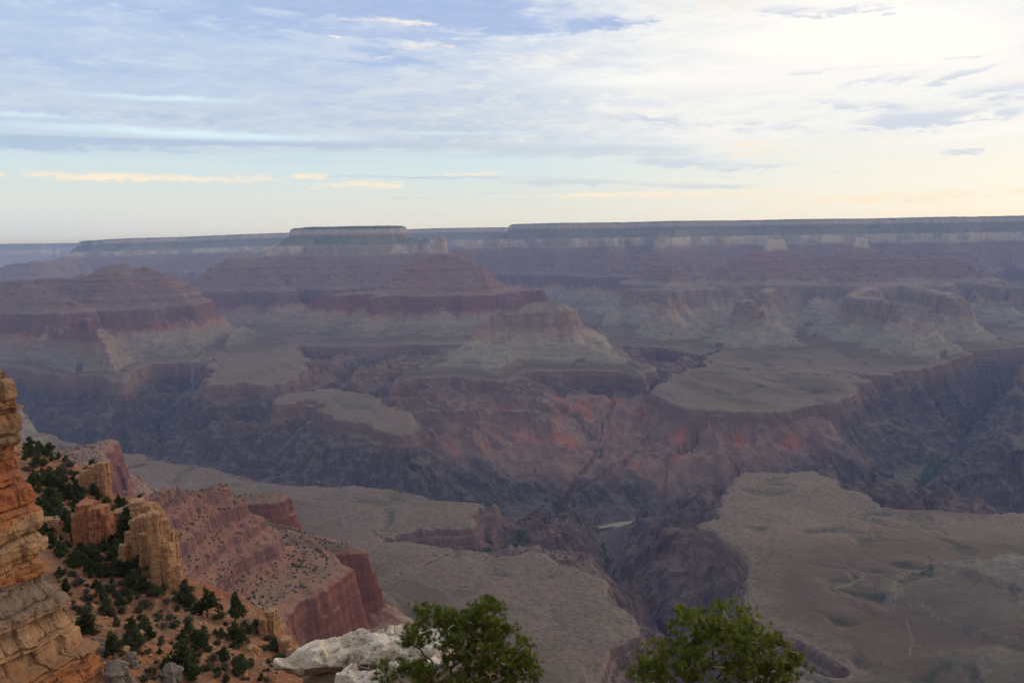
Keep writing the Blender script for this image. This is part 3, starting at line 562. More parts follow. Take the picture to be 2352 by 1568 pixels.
# ------------------------------------------------------------------ rock materials
def mat(name):
    m = D.materials.new(name); m.use_nodes = True; m.node_tree.nodes.clear(); return m, NT(m.node_tree)
def finish(T, col, rough=.9, bump=None, bs=.4, bd=1.0, spec=.15, trans=None):
    b = T.n.new('ShaderNodeBsdfPrincipled'); T.put(b.inputs['Base Color'], col); T.put(b.inputs['Roughness'], rough)
    b.inputs['Specular IOR Level'].default_value = spec
    if bump is not None:
        n = T.n.new('ShaderNodeBump'); T.put(n.inputs['Height'], bump); n.inputs['Strength'].default_value = bs; n.inputs['Distance'].default_value = bd
        T.l.new(n.outputs[0], b.inputs['Normal'])
    o = T.n.new('ShaderNodeOutputMaterial'); T.l.new(b.outputs[0], o.inputs[0])
def canyon_material():
    m, T = mat('canyon_rock')
    g = T.n.new('ShaderNodeNewGeometry'); P = g.outputs['Position']; N = g.outputs['True Normal']
    nz = T.sep(N)[2]
    px, py, pz = T.sep(P)
    n_big = T.noise(P, .0016, 4); n_mid = T.noise(P, .012, 5, .6); n_fine = T.noise(P, .07, 5, .65)
    streak = T.noise(T.comb(T.m('MULTIPLY', px, .03), T.m('MULTIPLY', py, .03), T.m('MULTIPLY', pz, .004)), 1.0, 5, .6)
    band = T.noise(T.comb(T.m('MULTIPLY', px, .0006), T.m('MULTIPLY', py, .0006), T.m('MULTIPLY', pz, .07)), 1.0, 5, .7)
    lev = T.m('ADD', T.attr('level'), T.m('MULTIPLY', T.m('SUBTRACT', n_mid, .5), .12))
    lf = T.m('DIVIDE', lev, 10.5)
    def st(L_, c): return (L_ / 10.5, c)
    cliff = T.ramp(lf, [st(0, (.038, .029, .028)), st(.9, (.058, .042, .038)), st(1.0, (.14, .08, .06)), st(2.0, (.17, .105, .075)), st(2.3, (.20, .165, .115)), st(3.4, (.21, .165, .115)), st(4.0, (.25, .15, .10)), st(4.3, (.165, .053, .032)),
                        st(4.95, (.18, .064, .039)), st(5.1, (.21, .10, .072)), st(5.9, (.20, .095, .07)), st(6.6, (.20, .10, .072)), st(7.0, (.38, .30, .22)), st(7.9, (.47, .39, .30)), st(8.1, (.17, .165, .12)), st(9.0, (.15, .145, .105)), st(9.4, (.36, .30, .24)), st(10, (.30, .26, .21))])
    slope = T.ramp(lf, [st(0, (.062, .046, .04)), st(.9, (.10, .074, .06)), st(1.0, (.15, .11, .085)), st(1.9, (.17, .13, .095)), st(2.05, (.092, .061, .035)), st(2.3, (.122, .083, .05)), st(2.7, (.148, .108, .068)), st(3.4, (.20, .16, .112)), st(4.0, (.235, .185, .132)), st(4.6, (.25, .16, .11)), st(5.1, (.215, .104, .062)),
                        st(5.9, (.215, .092, .053)), st(6.6, (.22, .12, .085)), st(6.95, (.18, .14, .10)), st(7.9, (.28, .23, .17)), st(8.2, (.085, .09, .065)), st(9, (.07, .08, .055)), st(9.5, (.07, .075, .05)), st(9.9, (.045, .055, .03)), st(10.4, (.04, .05, .028))])
    sm = T.step(nz, .86, .62)
    col = T.mix(sm, slope, cliff)
    pal = T.m('MULTIPLY', T.attr('pale'), T.m('MULTIPLY', T.step(lev, 4.0, 4.3), T.step(lev, 5.3, 5.1)))
    col = T.mix(T.m('MULTIPLY', pal, T.m('ADD', .55, T.m('MULTIPLY', T.step(n_mid, .4, .6), .3))), col, (.33, .235, .16))
    col = T.mix(T.m('MULTIPLY', T.attr('pale'), T.m('MULTIPLY', T.step(lev, 6.5, 6.8), .32)), col, (.55, .46, .38))
    col = T.mix(T.m('MULTIPLY', T.m('MULTIPLY', T.step(py, 3500, 7500), T.step(lev, 4.1, 4.4)), T.m('MULTIPLY', T.step(lev, 7.0, 6.8), T.m('MULTIPLY', T.m('SUBTRACT', 1.0, T.m('MULTIPLY', T.attr('warmth'), .55)), T.m('ADD', .3, T.m('MULTIPLY', n_big, .6))))), col, (.14, .115, .105))  # beds greyed towards the north: distance haze mixed into the rock colour
    col = T.mix(T.m('MULTIPLY', T.m('MULTIPLY', T.attr('pale'), T.step(lev, 2.15, 2.7)), T.m('MULTIPLY', T.step(lev, 4.4, 4.0), T.m('ADD', .25, T.m('MULTIPLY', n_mid, .35)))), col, (.29, .25, .18))
    col = T.mix(T.m('MULTIPLY', T.m('MULTIPLY', T.step(T.attr('warmth'), .8, .95), T.step(lev, 6.8, 7.0)), .7), col, (.38, .26, .185))
    ckm = T.m('MULTIPLY', T.m('MULTIPLY', T.step(lev, 6.9, 7.05), T.step(lev, 8.1, 7.9)), T.step(T.noise(P, .0022, 6, .68), .44, .58))
    col = T.mix(T.m('MULTIPLY', T.m('MULTIPLY', ckm, .7), T.m('SUBTRACT', 1.0, T.m('MAXIMUM', T.attr('pale'), T.attr('warmth')))), col, (.17, .14, .12))
    # strata ledges, drip stains, talus
    col = T.mix(T.m('MULTIPLY', sm, T.m('MULTIPLY', T.step(streak, .50, .74), .36)), col, T.mix(.6, col, (.06, .045, .045)))
    col = T.mix(T.m('MULTIPLY', T.step(band, .52, .70), .45), col, T.mix(.5, col, (.34, .25, .18)))
    col = T.mix(T.m('MULTIPLY', T.step(band, .48, .30), .45), col, T.mix(.5, col, (.06, .045, .042)))
    ldg = T.noise(T.comb(T.m('MULTIPLY', px, .004), T.m('MULTIPLY', py, .004), T.m('MULTIPLY', pz, .06)), 1.0, 4, .65)
    lm = T.m('MULTIPLY', T.m('MULTIPLY', T.step(nz, .97, .88), T.step(lev, 2.2, 2.5)), T.m('MULTIPLY', T.step(lev, 7.0, 6.6), T.step(ldg, .55, .66)))
    col = T.mix(T.m('MULTIPLY', lm, .65), col, T.mix(.75, col, (.07, .05, .045)))
    lsk = T.m('MULTIPLY', T.step(streak, .47, .32), T.m('MULTIPLY', T.step(lev, 1.05, .9), T.step(n_mid, .4, .6)))
    col = T.mix(T.m('MULTIPLY', lsk, .55), col, (.19, .15, .13))
    blot = T.m('MULTIPLY', T.m('MULTIPLY', sm, T.step(lev, 4.0, 4.2)), T.step(T.noise(P, .018, 5, .65), .5, .66))
    col = T.mix(T.m('MULTIPLY', blot, .5), col, T.mix(.5, col, (.055, .04, .036)))
    # scrub-covered benches: patchy
    fl = T.step(nz, .80, .95)
    gm = T.m('MULTIPLY', fl, T.step(T.m('ADD', T.m('MULTIPLY', n_mid, .5), T.m('MULTIPLY', n_big, .5)), .42, .60))
    col = T.mix(T.m('MULTIPLY', gm, .55), col, (.086, .074, .044))
    col = T.mix(T.m('MULTIPLY', fl, T.m('MULTIPLY', T.step(n_fine, .58, .75), .35)), col, (.24, .185, .135))
    tl = T.m('MULTIPLY', T.step(lev, 1.9, 2.02), T.step(lev, 3.2, 2.6))
    col = T.mix(T.m('MULTIPLY', T.m('MULTIPLY', tl, fl), T.m('MULTIPLY', T.step(T.noise(P, .0045, 6, .68), .47, .56), .85)), col, (.116, .077, .054))
    col = T.mix(T.m('MULTIPLY', T.m('MULTIPLY', tl, T.step(T.attr('drain'), .25, .6)), .8), col, (.052, .052, .03))
    rimf = T.m('MULTIPLY', T.m('MULTIPLY', T.step(lev, 1.88, 1.97), T.step(lev, 2.12, 2.03)), T.step(n_fine, .36, .58))
    col = T.mix(T.m('MULTIPLY', rimf, .3), col, (.27, .195, .145))
    spk = T.noise(P, .22, 3, .7)
    col = T.mix(T.m('MULTIPLY', T.m('MULTIPLY', fl, T.step(lev, 1.9, 2.0)), T.m('MULTIPLY', T.step(spk, .56, .68), .4)), col, (.07, .07, .045))
    # shales of the inner basin: purple-brown with brick-red patches
    sgm = T.attr('supergroup')
    low = T.step(lev, 1.05, .9)
    sg = T.m('MULTIPLY', sgm, low)
    sgc = T.mix(T.step(n_mid, .35, .65), (.15, .086, .064), (.22, .135, .098))
    redz = T.m('MULTIPLY', T.step(T.noise(P, .0055, 6, .62), .52, .60), T.m('MULTIPLY', T.step(lev, .55, .72), T.step(lev, 1.0, .86)))
    sgc = T.mix(T.m('MULTIPLY', redz, .6), sgc, (.30, .085, .042))
    col = T.mix(sg, col, sgc)
    gr = T.m('MULTIPLY', T.m('MULTIPLY', T.step(lev, 1.02, .92), T.step(py, 4200, 3300)), T.m('ADD', .35, T.m('MULTIPLY', T.step(n_mid, .38, .62), .5)))
    col = T.mix(gr, col, T.mix(T.step(streak, .4, .6), (.135, .075, .056), (.062, .036, .03)))
    # pale dikes in the dark gorge walls
    dk = T.noise(T.comb(T.m('MULTIPLY', px, .016), T.m('MULTIPLY', py, .016), T.m('MULTIPLY', pz, .006)), 1.0, 3, .5, 1.5)
    dkm = T.m('MULTIPLY', T.step(T.m('ABSOLUTE', T.m('SUBTRACT', dk, .5)), .02, .0), T.m('MULTIPLY', T.step(lev, 1.0, .8), T.m('SUBTRACT', 1.0, sgm)))
    col = T.mix(T.m('MULTIPLY', dkm, .35), col, (.24, .19, .165))
    col = T.mix(T.m('MULTIPLY', T.attr('trail'), .55), col, (.27, .195, .135))
    col = T.mix(T.m('MULTIPLY', T.m('MULTIPLY', T.attr('wash'), T.step(n_fine, .38, .6)), .7), col, (.30, .27, .23))
    col = T.mix(T.m('MULTIPLY', T.attr('green'), T.step(n_fine, .35, .55)), col, (.055, .085, .03))
    nv = T.m('MULTIPLY', T.m('SUBTRACT', n_fine, .5), T.m('SUBTRACT', .8, T.m('MULTIPLY', fl, .45)))
    col = T.vm('SCALE', col, None, T.m('ADD', 1.0, nv))
    h = T.m('ADD', T.m('MULTIPLY', n_fine, 4.0), T.m('ADD', T.m('MULTIPLY', T.m('MULTIPLY', streak, sm), 8.0), T.m('MULTIPLY', n_mid, 10.0)))
    h = T.m('MULTIPLY', h, T.m('SUBTRACT', 1.0, T.m('MULTIPLY', fl, .88)))
    finish(T, col, .95, h, .7, 1.0, .1)
    return m
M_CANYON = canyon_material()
def soil_material():
    m, T = mat('red_soil')
    g = T.n.new('ShaderNodeNewGeometry'); P = g.outputs['Position']
    nz = T.sep(g.outputs['True Normal'])[2]
    nb = T.noise(P, .035, 4); nm = T.noise(P, .22, 5, .6); nf = T.noise(P, 1.6, 5, .65)
    col = T.mix(T.step(nb, .38, .62), (.215, .085, .041), (.265, .13, .066))
    col = T.mix(T.m('MULTIPLY', T.step(nm, .52, .7), .5), col, (.34, .20, .11))
    col = T.mix(T.m('MULTIPLY', T.step(nm, .48, .34), .75), col, (.12, .085, .05))
    col = T.mix(T.m('MULTIPLY', T.step(nz, .8, .6), .7), col, (.30, .17, .09))
    vs = T.vor(P, .9)
    col = T.mix(T.m('MULTIPLY', T.step(vs, .22, .10), T.step(nm, .45, .6)), col, (.46, .34, .23))
    col = T.vm('SCALE', col, None, T.m('ADD', .7, T.m('MULTIPLY', nf, .6)))
    finish(T, col, .95, T.m('ADD', T.m('MULTIPLY', nf, .35), T.m('MULTIPLY', T.step(vs, .4, .0), .3)), .8, 1.0, .1)
    return m
M_SOIL = soil_material()
LAND = {'gorge': ('dark_gorge', 'dark rugged inner gorge winding between the flat platforms', 'gorge'),
        'tonto_bench': ('benchland', 'grey-brown benches between the dark gorge and the northern buttes', 'bench'),
        'far_rim': ('far_rim', 'level far rim with a pale cliff band along the whole skyline', 'canyon rim'),
        'broad_mesa': ('broad_mesa', 'broad flat-topped mesa reaching the skyline left of centre', 'mesa'),
        'pyramid_butte': ('pyramid_butte', 'stepped red pyramid butte with a small pale knob on top', 'butte'),
        'flat_topped_butte': ('flat_topped_butte', 'isolated flat-topped butte on a wide pale talus cone at the centre', 'butte'),
        'white_capped_butte': ('white_capped_butte', 'long group of stepped buttes on the right crowned by white cones', 'butte'),
        'stepped_butte': ('stepped_butte', 'stepped red butte at the far left beyond the dark gorge', 'butte'),
        'plateau': ('plateau', 'olive-brown flat platforms on both sides of the near creek canyon', 'plateau'),
        'red_spur': ('red_spur', 'rust-red ledged spur dotted with scrub and ending in a sheer red cliff', 'ridge'),
        'south_rim': ('near_rim', 'steep canyon wall falling away below the overlook', 'canyon wall'),
        'hillside': ('hillside', 'orange-red slope with junipers between the layered cliff and the white ledge', 'slope')}
for i, rn in enumerate(REGS):
    f = q[freg == i]
    if not len(f): continue
    u, inv = np.unique(f, return_inverse=True)
    nm_, lab_, cat_ = LAND[rn]
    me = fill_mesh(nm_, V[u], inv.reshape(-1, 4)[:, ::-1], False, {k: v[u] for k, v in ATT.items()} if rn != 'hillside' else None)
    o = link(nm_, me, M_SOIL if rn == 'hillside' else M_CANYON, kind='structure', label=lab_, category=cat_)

# ------------------------------------------------------------------ haze
def haze_box():
    m, T = mat('haze')
    v = T.n.new('ShaderNodeVolumePrincipled'); v.inputs['Color'].default_value = (.41, .545, 1.0, 1); v.inputs['Absorption Color'].default_value = (1, 1, 1, 1)
    v.inputs['Density'].default_value = 3.3e-5; v.inputs['Anisotropy'].default_value = 0.0
    o = T.n.new('ShaderNodeOutputMaterial'); T.l.new(v.outputs[0], o.inputs[1])
    zb, zt, W = float(Z.min()) - 30, float(Z.max()) + 12, 61000.
    vv = [(x, y, z) for z in (zb, zt) for y in (-W, W) for x in (-W, W)]
    ff = np.array([(0, 2, 3, 1), (4, 5, 7, 6), (0, 1, 5, 4), (2, 6, 7, 3), (0, 4, 6, 2), (1, 3, 7, 5)])
    link('haze', fill_mesh('haze', vv, ff), m, kind='stuff')
haze_box()

# ------------------------------------------------------------------ ground lookup
def zt(x, y):
    x = np.atleast_1d(np.asarray(x, float)); y = np.atleast_1d(np.asarray(y, float))
    r = np.hypot(x, y); a = np.arctan2(x, y)
    i = np.clip(np.searchsorted(rr, r) - 1, 0, NR - 2); fi = np.clip((r - rr[i]) / (rr[i + 1] - rr[i]), 0, 1)
    ja = (a - fine[0]) / (fine[1] - fine[0]); j = np.clip(ja.astype(int), 0, len(fine) - 2); fj = np.clip(ja - j, 0, 1)
    return (Z[i, j] * (1 - fi) + Z[i + 1, j] * fi) * (1 - fj) + (Z[i, j + 1] * (1 - fi) + Z[i + 1, j + 1] * fi) * fj
def AP(X, Y, y):
    d = ray(X, Y); t = y / d[1]; return d * t
def on_hill(X, Y):
    """where the ray through (X, Y) meets the near hillside"""
    d = ray(X, Y); d = d / d[1]
    ys = np.linspace(60, 460, 1600); g = zt(d[0] * ys, ys)
    k = np.nonzero(d[2] * ys < g)[0]
    if not len(k): return None
    y = ys[k[0]]; return np.array([d[0] * y, y, g[k[0]]])

# ------------------------------------------------------------------ near rock
def rock_mat(name, tints, zscale=1.0, pits=False, stain=.5, sc=1.0):
    """layered rock: tints are (height, colour) stops measured in metres of world z, or one flat colour"""
    m, T = mat(name)
    g = T.n.new('ShaderNodeNewGeometry'); P = g.outputs['Position']; nz = T.sep(g.outputs['True Normal'])[2]
    x, y, z = T.sep(P)
    nb = T.noise(P, .12 * sc, 4); nm = T.noise(P, .6 * sc, 6, .62); nf = T.noise(P, 3.2 * sc, 6, .68)
    lay = T.noise(T.comb(T.m('MULTIPLY', x, .05 * sc), T.m('MULTIPLY', y, .05 * sc), T.m('MULTIPLY', z, 1.3 * sc)), 1.0, 5, .7)
    drip = T.noise(T.comb(T.m('MULTIPLY', x, 1.2 * sc), T.m('MULTIPLY', y, 1.2 * sc), T.m('MULTIPLY', z, .14 * sc)), 1.0, 5, .6)
    if len(tints) > 1:
        z0, z1 = tints[0][0], tints[-1][0]
        f = T.m('DIVIDE', T.m('SUBTRACT', T.m('ADD', z, T.m('MULTIPLY', T.m('SUBTRACT', nb, .5), 4.0)), z0), z1 - z0)
        col = T.ramp(f, [((h - z0) / (z1 - z0), c) for h, c in tints])
    else: col = tints[0][1]
    col = T.mix(T.m('MULTIPLY', T.step(lay, .54, .68), .35), col, (.41, .20, .085) if not pits else (.66, .54, .41))
    col = T.mix(T.m('MULTIPLY', T.step(lay, .46, .34), .55), col, T.mix(.55, col, (.09, .06, .045)))
    col = T.mix(T.m('MULTIPLY', T.step(drip, .52, .70), stain), col, (.11, .09, .075))
    col = T.mix(T.m('MULTIPLY', T.m('MULTIPLY', T.step(nz, .35, .8), T.step(nm, .42, .62)), .6 if pits else .45), col, (.215, .13, .075) if not pits else (.74, .63, .49))
    if pits:
        col = T.mix(T.m('MULTIPLY', T.step(nm, .53, .64), .5), col, (.29, .25, .20))
        v = T.vor(T.vm('ADD', P, T.vm('SCALE', T.comb(nm, nf, nb), None, .25)), 6.5)
        col = T.mix(T.m('MULTIPLY', T.step(v, .34, .12), T.m('MULTIPLY', T.step(nb, .35, .6), .8)), col, (.16, .14, .12))
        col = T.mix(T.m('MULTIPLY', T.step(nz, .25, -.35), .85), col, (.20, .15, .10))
    col = T.vm('SCALE', col, None, T.m('ADD', .62, T.m('MULTIPLY', nf, .76)))
    finish(T, col, .93, T.m('ADD', T.m('MULTIPLY', nm, .5 / sc), T.m('ADD', T.m('MULTIPLY', nf, .22 / sc), T.m('MULTIPLY', lay, .25 / sc))), .9, 1.0, .12)
    return m
TAN, ORG, RED, GRY, CRM = (.29, .14, .06), (.39, .138, .045), (.33, .105, .04), (.18, .13, .092), (.39, .235, .115)
M_CLIFF = rock_mat('layered_cliff_rock', [(-80, ORG), (-66, ORG), (-62, (.42, .22, .10)), (-57.5, ORG), (-55, TAN), (-52.5, (.42, .23, .11)), (-49.5, (.36, .22, .12)), (-48, GRY), (-45.5, (.24, .175, .12)), (-44.8, ORG), (-41, (.43, .25, .12)), (-39.5, CRM), (-36.6, CRM), (-36, ORG), (-33, RED), (-29, RED), (-27.5, ORG), (-26.5, (.22, .15, .085)), (-22, TAN), (-17, (.32, .19, .095))][-20:], 1.0, False, .55)
M_ORANGE = rock_mat('orange_outcrop_rock', [(0, (.38, .195, .095))], 1, False, .5)
M_REDROCK = rock_mat('red_outcrop_rock', [(0, (.36, .135, .065))], 1, False, .35)
M_TANROCK = rock_mat('tan_outcrop_rock', [(0, (.40, .215, .105))], 1, False, .4)
M_GREY = rock_mat('grey_boulder_rock', [(0, (.20, .165, .13))], 1, False, .3, 1.6)
M_LIME = rock_mat('white_limestone', [(0, (.70, .57, .42))], 1, True, .22, 3.0)
M_BROWN = rock_mat('brown_ledge_rock', [(0, (.20, .135, .08))], 1, False, .4, 2.0)

def grid_faces(nu, nv, wrap=False):
    i = np.arange(nu * nv).reshape(nv, nu)
    if wrap: a = i; b = np.roll(i, -1, 1)
    else: a = i[:, :-1]; b = i[:, 1:]
    return np.stack([a[:-1], b[:-1], b[1:], a[1:]], -1).reshape(-1, 4)

def cell(a, b, seed):
    return _h(np.floor(a).astype(np.int64), np.floor(b).astype(np.int64), np.zeros(1, np.int64), seed)

def build_cliff():
    edge = [(18, 860), (30, 880), (38, 905), (40, 945), (45, 985), (50, 1008), (38, 1020), (36, 1075), (58, 1100), (66, 1120), (70, 1155), (88, 1165), (90, 1195), (82, 1210), (98, 1240), (96, 1278), (114, 1290), (110, 1330), (136, 1345), (150, 1372), (146, 1400), (172, 1432), (188, 1468), (226, 1476), (245, 1530), (262, 1568), (300, 1640), (380, 1760)]
    zs, xs = [], []
    for X, Y in edge:
        d = ray(X, Y); t = 110 / d[1]; zs.append(d[2] * t); xs.append(d[0] * t)
    zs = np.array(zs[::-1]); xs = np.array(xs[::-1])
    nu, nv = 460, 620
    u = np.linspace(-22, 46, nu)[None]; zt_ = zs[-1] + .4
    zv = np.linspace(-76, zt_, nv)[:, None]
    front = np.array([-.40, -.917]); back = np.array([-.93, .37])
    uu = np.sqrt(u ** 2 + 2.0) - 1.414
    px = np.where(u > 0, uu * front[0], uu * back[0]); py = np.where(u > 0, uu * front[1], uu * back[1])
    k = sstep(-4, 4, u); nx = .92 * k + .62 * (1 - k); ny = -.40 * k + .78 * (1 - k)
    wob = .5 * fbm2(u + 0 * zv, zv * .3, 9, 2, 5)
    zw = zv + wob
    # beds of uneven thickness, broken into blocks
    tb = np.cumsum(np.random.default_rng(5).choice([.25, .4, .6, .9, 1.7, 2.8], 90)); bed = np.searchsorted(tb, zw + 78)
    be = np.clip((zw + 78 - np.concatenate([[0], tb])[bed]) / np.diff(np.concatenate([[0], tb, [tb[-1] + 1]]))[bed], 0, 1)
    bedo = np.random.default_rng(8).uniform(-.75, .75, 99)[bed]
    wid = np.random.default_rng(9).uniform(1.6, 6.0, 99)[bed]; sh = np.random.default_rng(10).uniform(0, 9, 99)[bed]
    blk = _h(np.floor((u + sh) / wid + .25 * fbm2(u + 0 * zv, zv, 2.5, 2, 21)).astype(np.int64), bed.astype(np.int64), np.zeros(1, np.int64), 4)
    fr = (u + sh) / wid; fr = np.abs(fr - np.round(fr)) * wid
    o = bedo + .55 * blk - .28 * np.exp(-(fr / .14) ** 2) - .35 * np.exp(-(be / .06) ** 2) - .45 * np.exp(-((1 - be) / .05) ** 2)
    low = sstep(-46, -56, zv)
    o = o * (1 + .25 * low)
    xc = np.interp(zv, zs, xs)
    base = xc - xs[-1]
    X = xs[-1] + base + px + nx * o; Y = 110 + py + ny * o - .25 * base * (u > 0)
    Zp = zv + 0 * u
    X = X + .5 * fbm3(X, Y, Zp, 1.3, 5, 31, .62); Y = Y + .5 * fbm3(X, Y, Zp, 1.3, 5, 32, .62); Zp = Zp + .32 * fbm3(X, Y, Zp, 1.5, 4, 33)
    v = np.stack([X, Y, Zp], -1).reshape(-1, 3)
    f = grid_faces(nu, nv)
    # top: sweep the rim back to close the summit
    top = v[-nu:]; ring = []
    cx, cy = top[:, 0].mean() - 12, 112.0
    for k_ in range(1, 9):
        t = k_ / 8; p = top.copy(); p[:, 0] += (cx - p[:, 0]) * t; p[:, 1] += (cy - p[:, 1]) * t
        p[:, 2] += .5 * math.sin(t * 1.5) + .3 * fbm2(p[:, 0], p[:, 1], 2.0, 3, 44); ring.append(p)
    n0 = len(v); v = np.concatenate([v] + ring)
    ids = np.concatenate([np.arange(n0 - nu, n0), np.arange(n0, len(v))]).reshape(9, nu)
    f2 = np.stack([ids[:-1, :-1], ids[:-1, 1:], ids[1:, 1:], ids[1:, :-1]], -1).reshape(-1, 4)
    me = fill_mesh('layered_cliff', v, np.concatenate([f, f2])[:, ::-1], False)
    link('layered_cliff', me, M_CLIFF, label='tall orange and tan layered rock cliff at the left edge above the shrubby slope', category='cliff')
build_cliff()

def rock_block(name, at, w, d, h, seed, material, rot=0., taper=.15, ex=3.5, beds=9, rough=.10, cracks=5, lean=(0, 0), na=150, nz_=110, cap=.09, **props):
    rg_ = np.random.default_rng(seed)
    th = np.linspace(0, 2 * math.pi, na, endpoint=False)[None]; v = np.linspace(0, 1, nz_)[:, None]
    c, s = np.cos(th), np.sin(th)
    r = (np.abs(c) ** ex + np.abs(s) ** ex) ** (-1 / ex)
    bt = np.sort(rg_.uniform(0, 1, beds)); bi = np.searchsorted(bt, v + .02 * vn2(th * 2.0 + 0 * v, v * 4, seed)); bo = rg_.uniform(-1, 1, beds + 1)[bi]
    m_ = 1 - taper * v + rough * .7 * bo
    for _ in range(cracks):
        a0 = rg_.uniform(0, 6.283); wd = rg_.uniform(.03, .07)
        da = np.abs((th - a0 + .12 * vn2(v * 4 + 0 * th, 0 * th + seed, seed + 3) + math.pi) % (2 * math.pi) - math.pi)
        m_ = m_ - rg_.uniform(.08, .24) * np.exp(-(da / wd) ** 2)
        m_ = m_ + rough * .8 * rg_.uniform(-1, 1) * (np.sin(th * rg_.integers(1, 4) + a0) > .2)
    nc = int(rg_.integers(6, 11)); big = np.searchsorted(np.sort(rg_.uniform(0, 1, 4)), v + .04 * vn2(th * 3 + 0 * v, v * 3, seed + 9))
    m_ = m_ + rough * 1.1 * _h(np.floor(th / 6.2832 * nc + .45 * big + .3 * vn2(v * 5 + 0 * th, th * 2, seed + 11)).astype(np.int64) % nc, big.astype(np.int64), np.zeros(1, np.int64), seed) * sstep(0, .02, v)
    m_ = m_ + rough * 1.5 * vn2(th * 1.3 + 9, v * 2.2 + 0 * th, seed + 5)
    edge_ = np.clip((1 - v) / cap, 0, 1); shp = np.where(v > 1 - cap, np.sqrt(np.clip(1 - (1 - edge_) ** 2.6, 0, 1)), 1.0)
    X = c * r * m_ * shp * w / 2 + lean[0] * v * h; Y = s * r * m_ * shp * d / 2 + lean[1] * v * h; Zz = v * h + 0 * th
    k = min(w, h) * .16
    X = X + k * rough * 7 * fbm3(X + seed, Y, Zz, .36 * w, 5, seed, .6); Y = Y + k * rough * 7 * fbm3(X + seed, Y, Zz, .33 * w, 4, seed + 1); Zz = Zz + k * rough * 3 * fbm3(X + seed, Y, Zz, .25 * w, 3, seed + 2) * sstep(0, .3, v)
    ca, sa = math.cos(rot), math.sin(rot)
    vv = np.stack([X * ca - Y * sa, X * sa + Y * ca, Zz], -1).reshape(-1, 3)
    me = fill_mesh(name, vv, grid_faces(na, nz_, True), False)
    o = link(name, me, material, **props); o.location = at
    return o
def px_rock(name, X0, X1, Y0, Y1, seed, material, depth=.9, sink=1.2, push=0., **kw):
    """a boulder that spans this part of the photograph, standing on the hillside"""
    p = on_hill((X0 + X1) / 2, Y1)
    if p is None: p = UH((X0 + X1) / 2, Y1)
    sc = p[1] / 1860.0; w = (X1 - X0) * sc * 1.02; h = (Y1 - Y0) * sc * 1.08
    return rock_block(name, (p[0], p[1] + w * depth * .35, p[2] - sink), w, w * depth, h + sink, seed, material, **kw)
def outcrop(cols, foot, seed, material, label, depth=1.0):
    """jointed columns (X0, X1, Ytop, Yfoot in the photograph) grown into one outcrop; foot: (X, Y) where it meets the ground"""
    p0 = on_hill(*foot); p0 = UH(*foot) if p0 is None else p0
    sc = p0[1] / 1860.0; vs, fs, n = [], [], 0; rg_ = np.random.default_rng(seed)
    for k, (X0, X1, Yt, Yb) in enumerate(cols):
        w = (X1 - X0) * sc; a = AP((X0 + X1) / 2, Yb, p0[1]); h = (Yb - Yt) * sc * 1.06 + 2.0
        o = rock_block('column', (0, 0, 0), w * 1.12, w * rg_.uniform(.9, 1.5) * depth, h, seed * 31 + k, material, rot=rg_.uniform(-.5, .5), taper=rg_.uniform(-.02, .12), ex=7, beds=int(rg_.integers(7, 15)), rough=.085, cracks=5, na=120, nz_=90, cap=.035)
        v = np.empty(len(o.data.vertices) * 3, np.float32); o.data.vertices.foreach_get('co', v); v = v.reshape(-1, 3).astype(float)
        me_ = o.data; D.objects.remove(o); D.meshes.remove(me_)
        off = np.array([a[0], p0[1] + w * .4 + rg_.uniform(-.6, 1.2), a[2] - 2.0]); v = v + off - p0
        v[:, 0] += .25 * fbm3(v[:, 0], v[:, 1], v[:, 2], 1.1, 3, seed); v[:, 2] += .2 * fbm3(v[:, 0], v[:, 1], v[:, 2], .9, 3, seed + 1)
        f = grid_faces(120, 90, True); vs.append(v); fs.append(f + n); n += len(v)
    o = link('rock_outcrop', fill_mesh('rock_outcrop', np.concatenate(vs), np.concatenate(fs), False), material, label=label, category='rock outcrop'); o.location = p0
    return o
outcrop([(224, 250, 1064, 1140), (206, 230, 1072, 1138), (188, 212, 1082, 1132), (172, 194, 1096, 1130)], (225, 1138), 3, M_ORANGE, 'orange blocky outcrop under the first trees at the top of the slope')
outcrop([(205, 238, 1168, 1225), (176, 212, 1160, 1262), (160, 184, 1185, 1250), (225, 246, 1182, 1212)], (200, 1258), 4, M_REDROCK, 'red-orange outcrop in the middle of the dark tree thicket')
outcrop([(300, 330, 1150, 1188), (322, 352, 1158, 1196), (282, 304, 1164, 1186), (262, 288, 1174, 1196), (338, 362, 1170, 1200)], (320, 1196), 5, M_TANROCK, 'cream-topped ledge with shrubs on it, above the tall pale pinnacles')
outcrop([(298, 322, 1196, 1290), (318, 344, 1186, 1310), (286, 304, 1226, 1298), (328, 352, 1220, 1335), (276, 292, 1250, 1300)], (315, 1318), 6, M_TANROCK, 'broad pale tan cliff face with vertical cracks, left of the tall pinnacle')
outcrop([(346, 368, 1176, 1330), (362, 382, 1196, 1345), (372, 396, 1250, 1352), (340, 356, 1240, 1340), (388, 410, 1300, 1358)], (370, 1350), 7, M_TANROCK, 'tall pale cracked pinnacle stepping down at the right end of the tree thicket')
outcrop([(386, 404, 1222, 1300), (398, 416, 1288, 1352), (376, 392, 1240, 1318)], (396, 1345), 14, M_ORANGE, 'orange cracked buttress stepping down right of the tall pale pinnacle')
outcrop([(258, 280, 1196, 1228), (274, 292, 1204, 1234), (244, 262, 1208, 1230)], (268, 1230), 15, M_ORANGE, 'low orange ledge joining the red outcrop to the pale cliff face')
outcrop([(640, 664, 1470, 1500), (658, 684, 1486, 1516), (676, 700, 1506, 1536)], (668, 1512), 16, M_TANROCK, 'low broken tan ledge along the slope lip left of the white ledge')
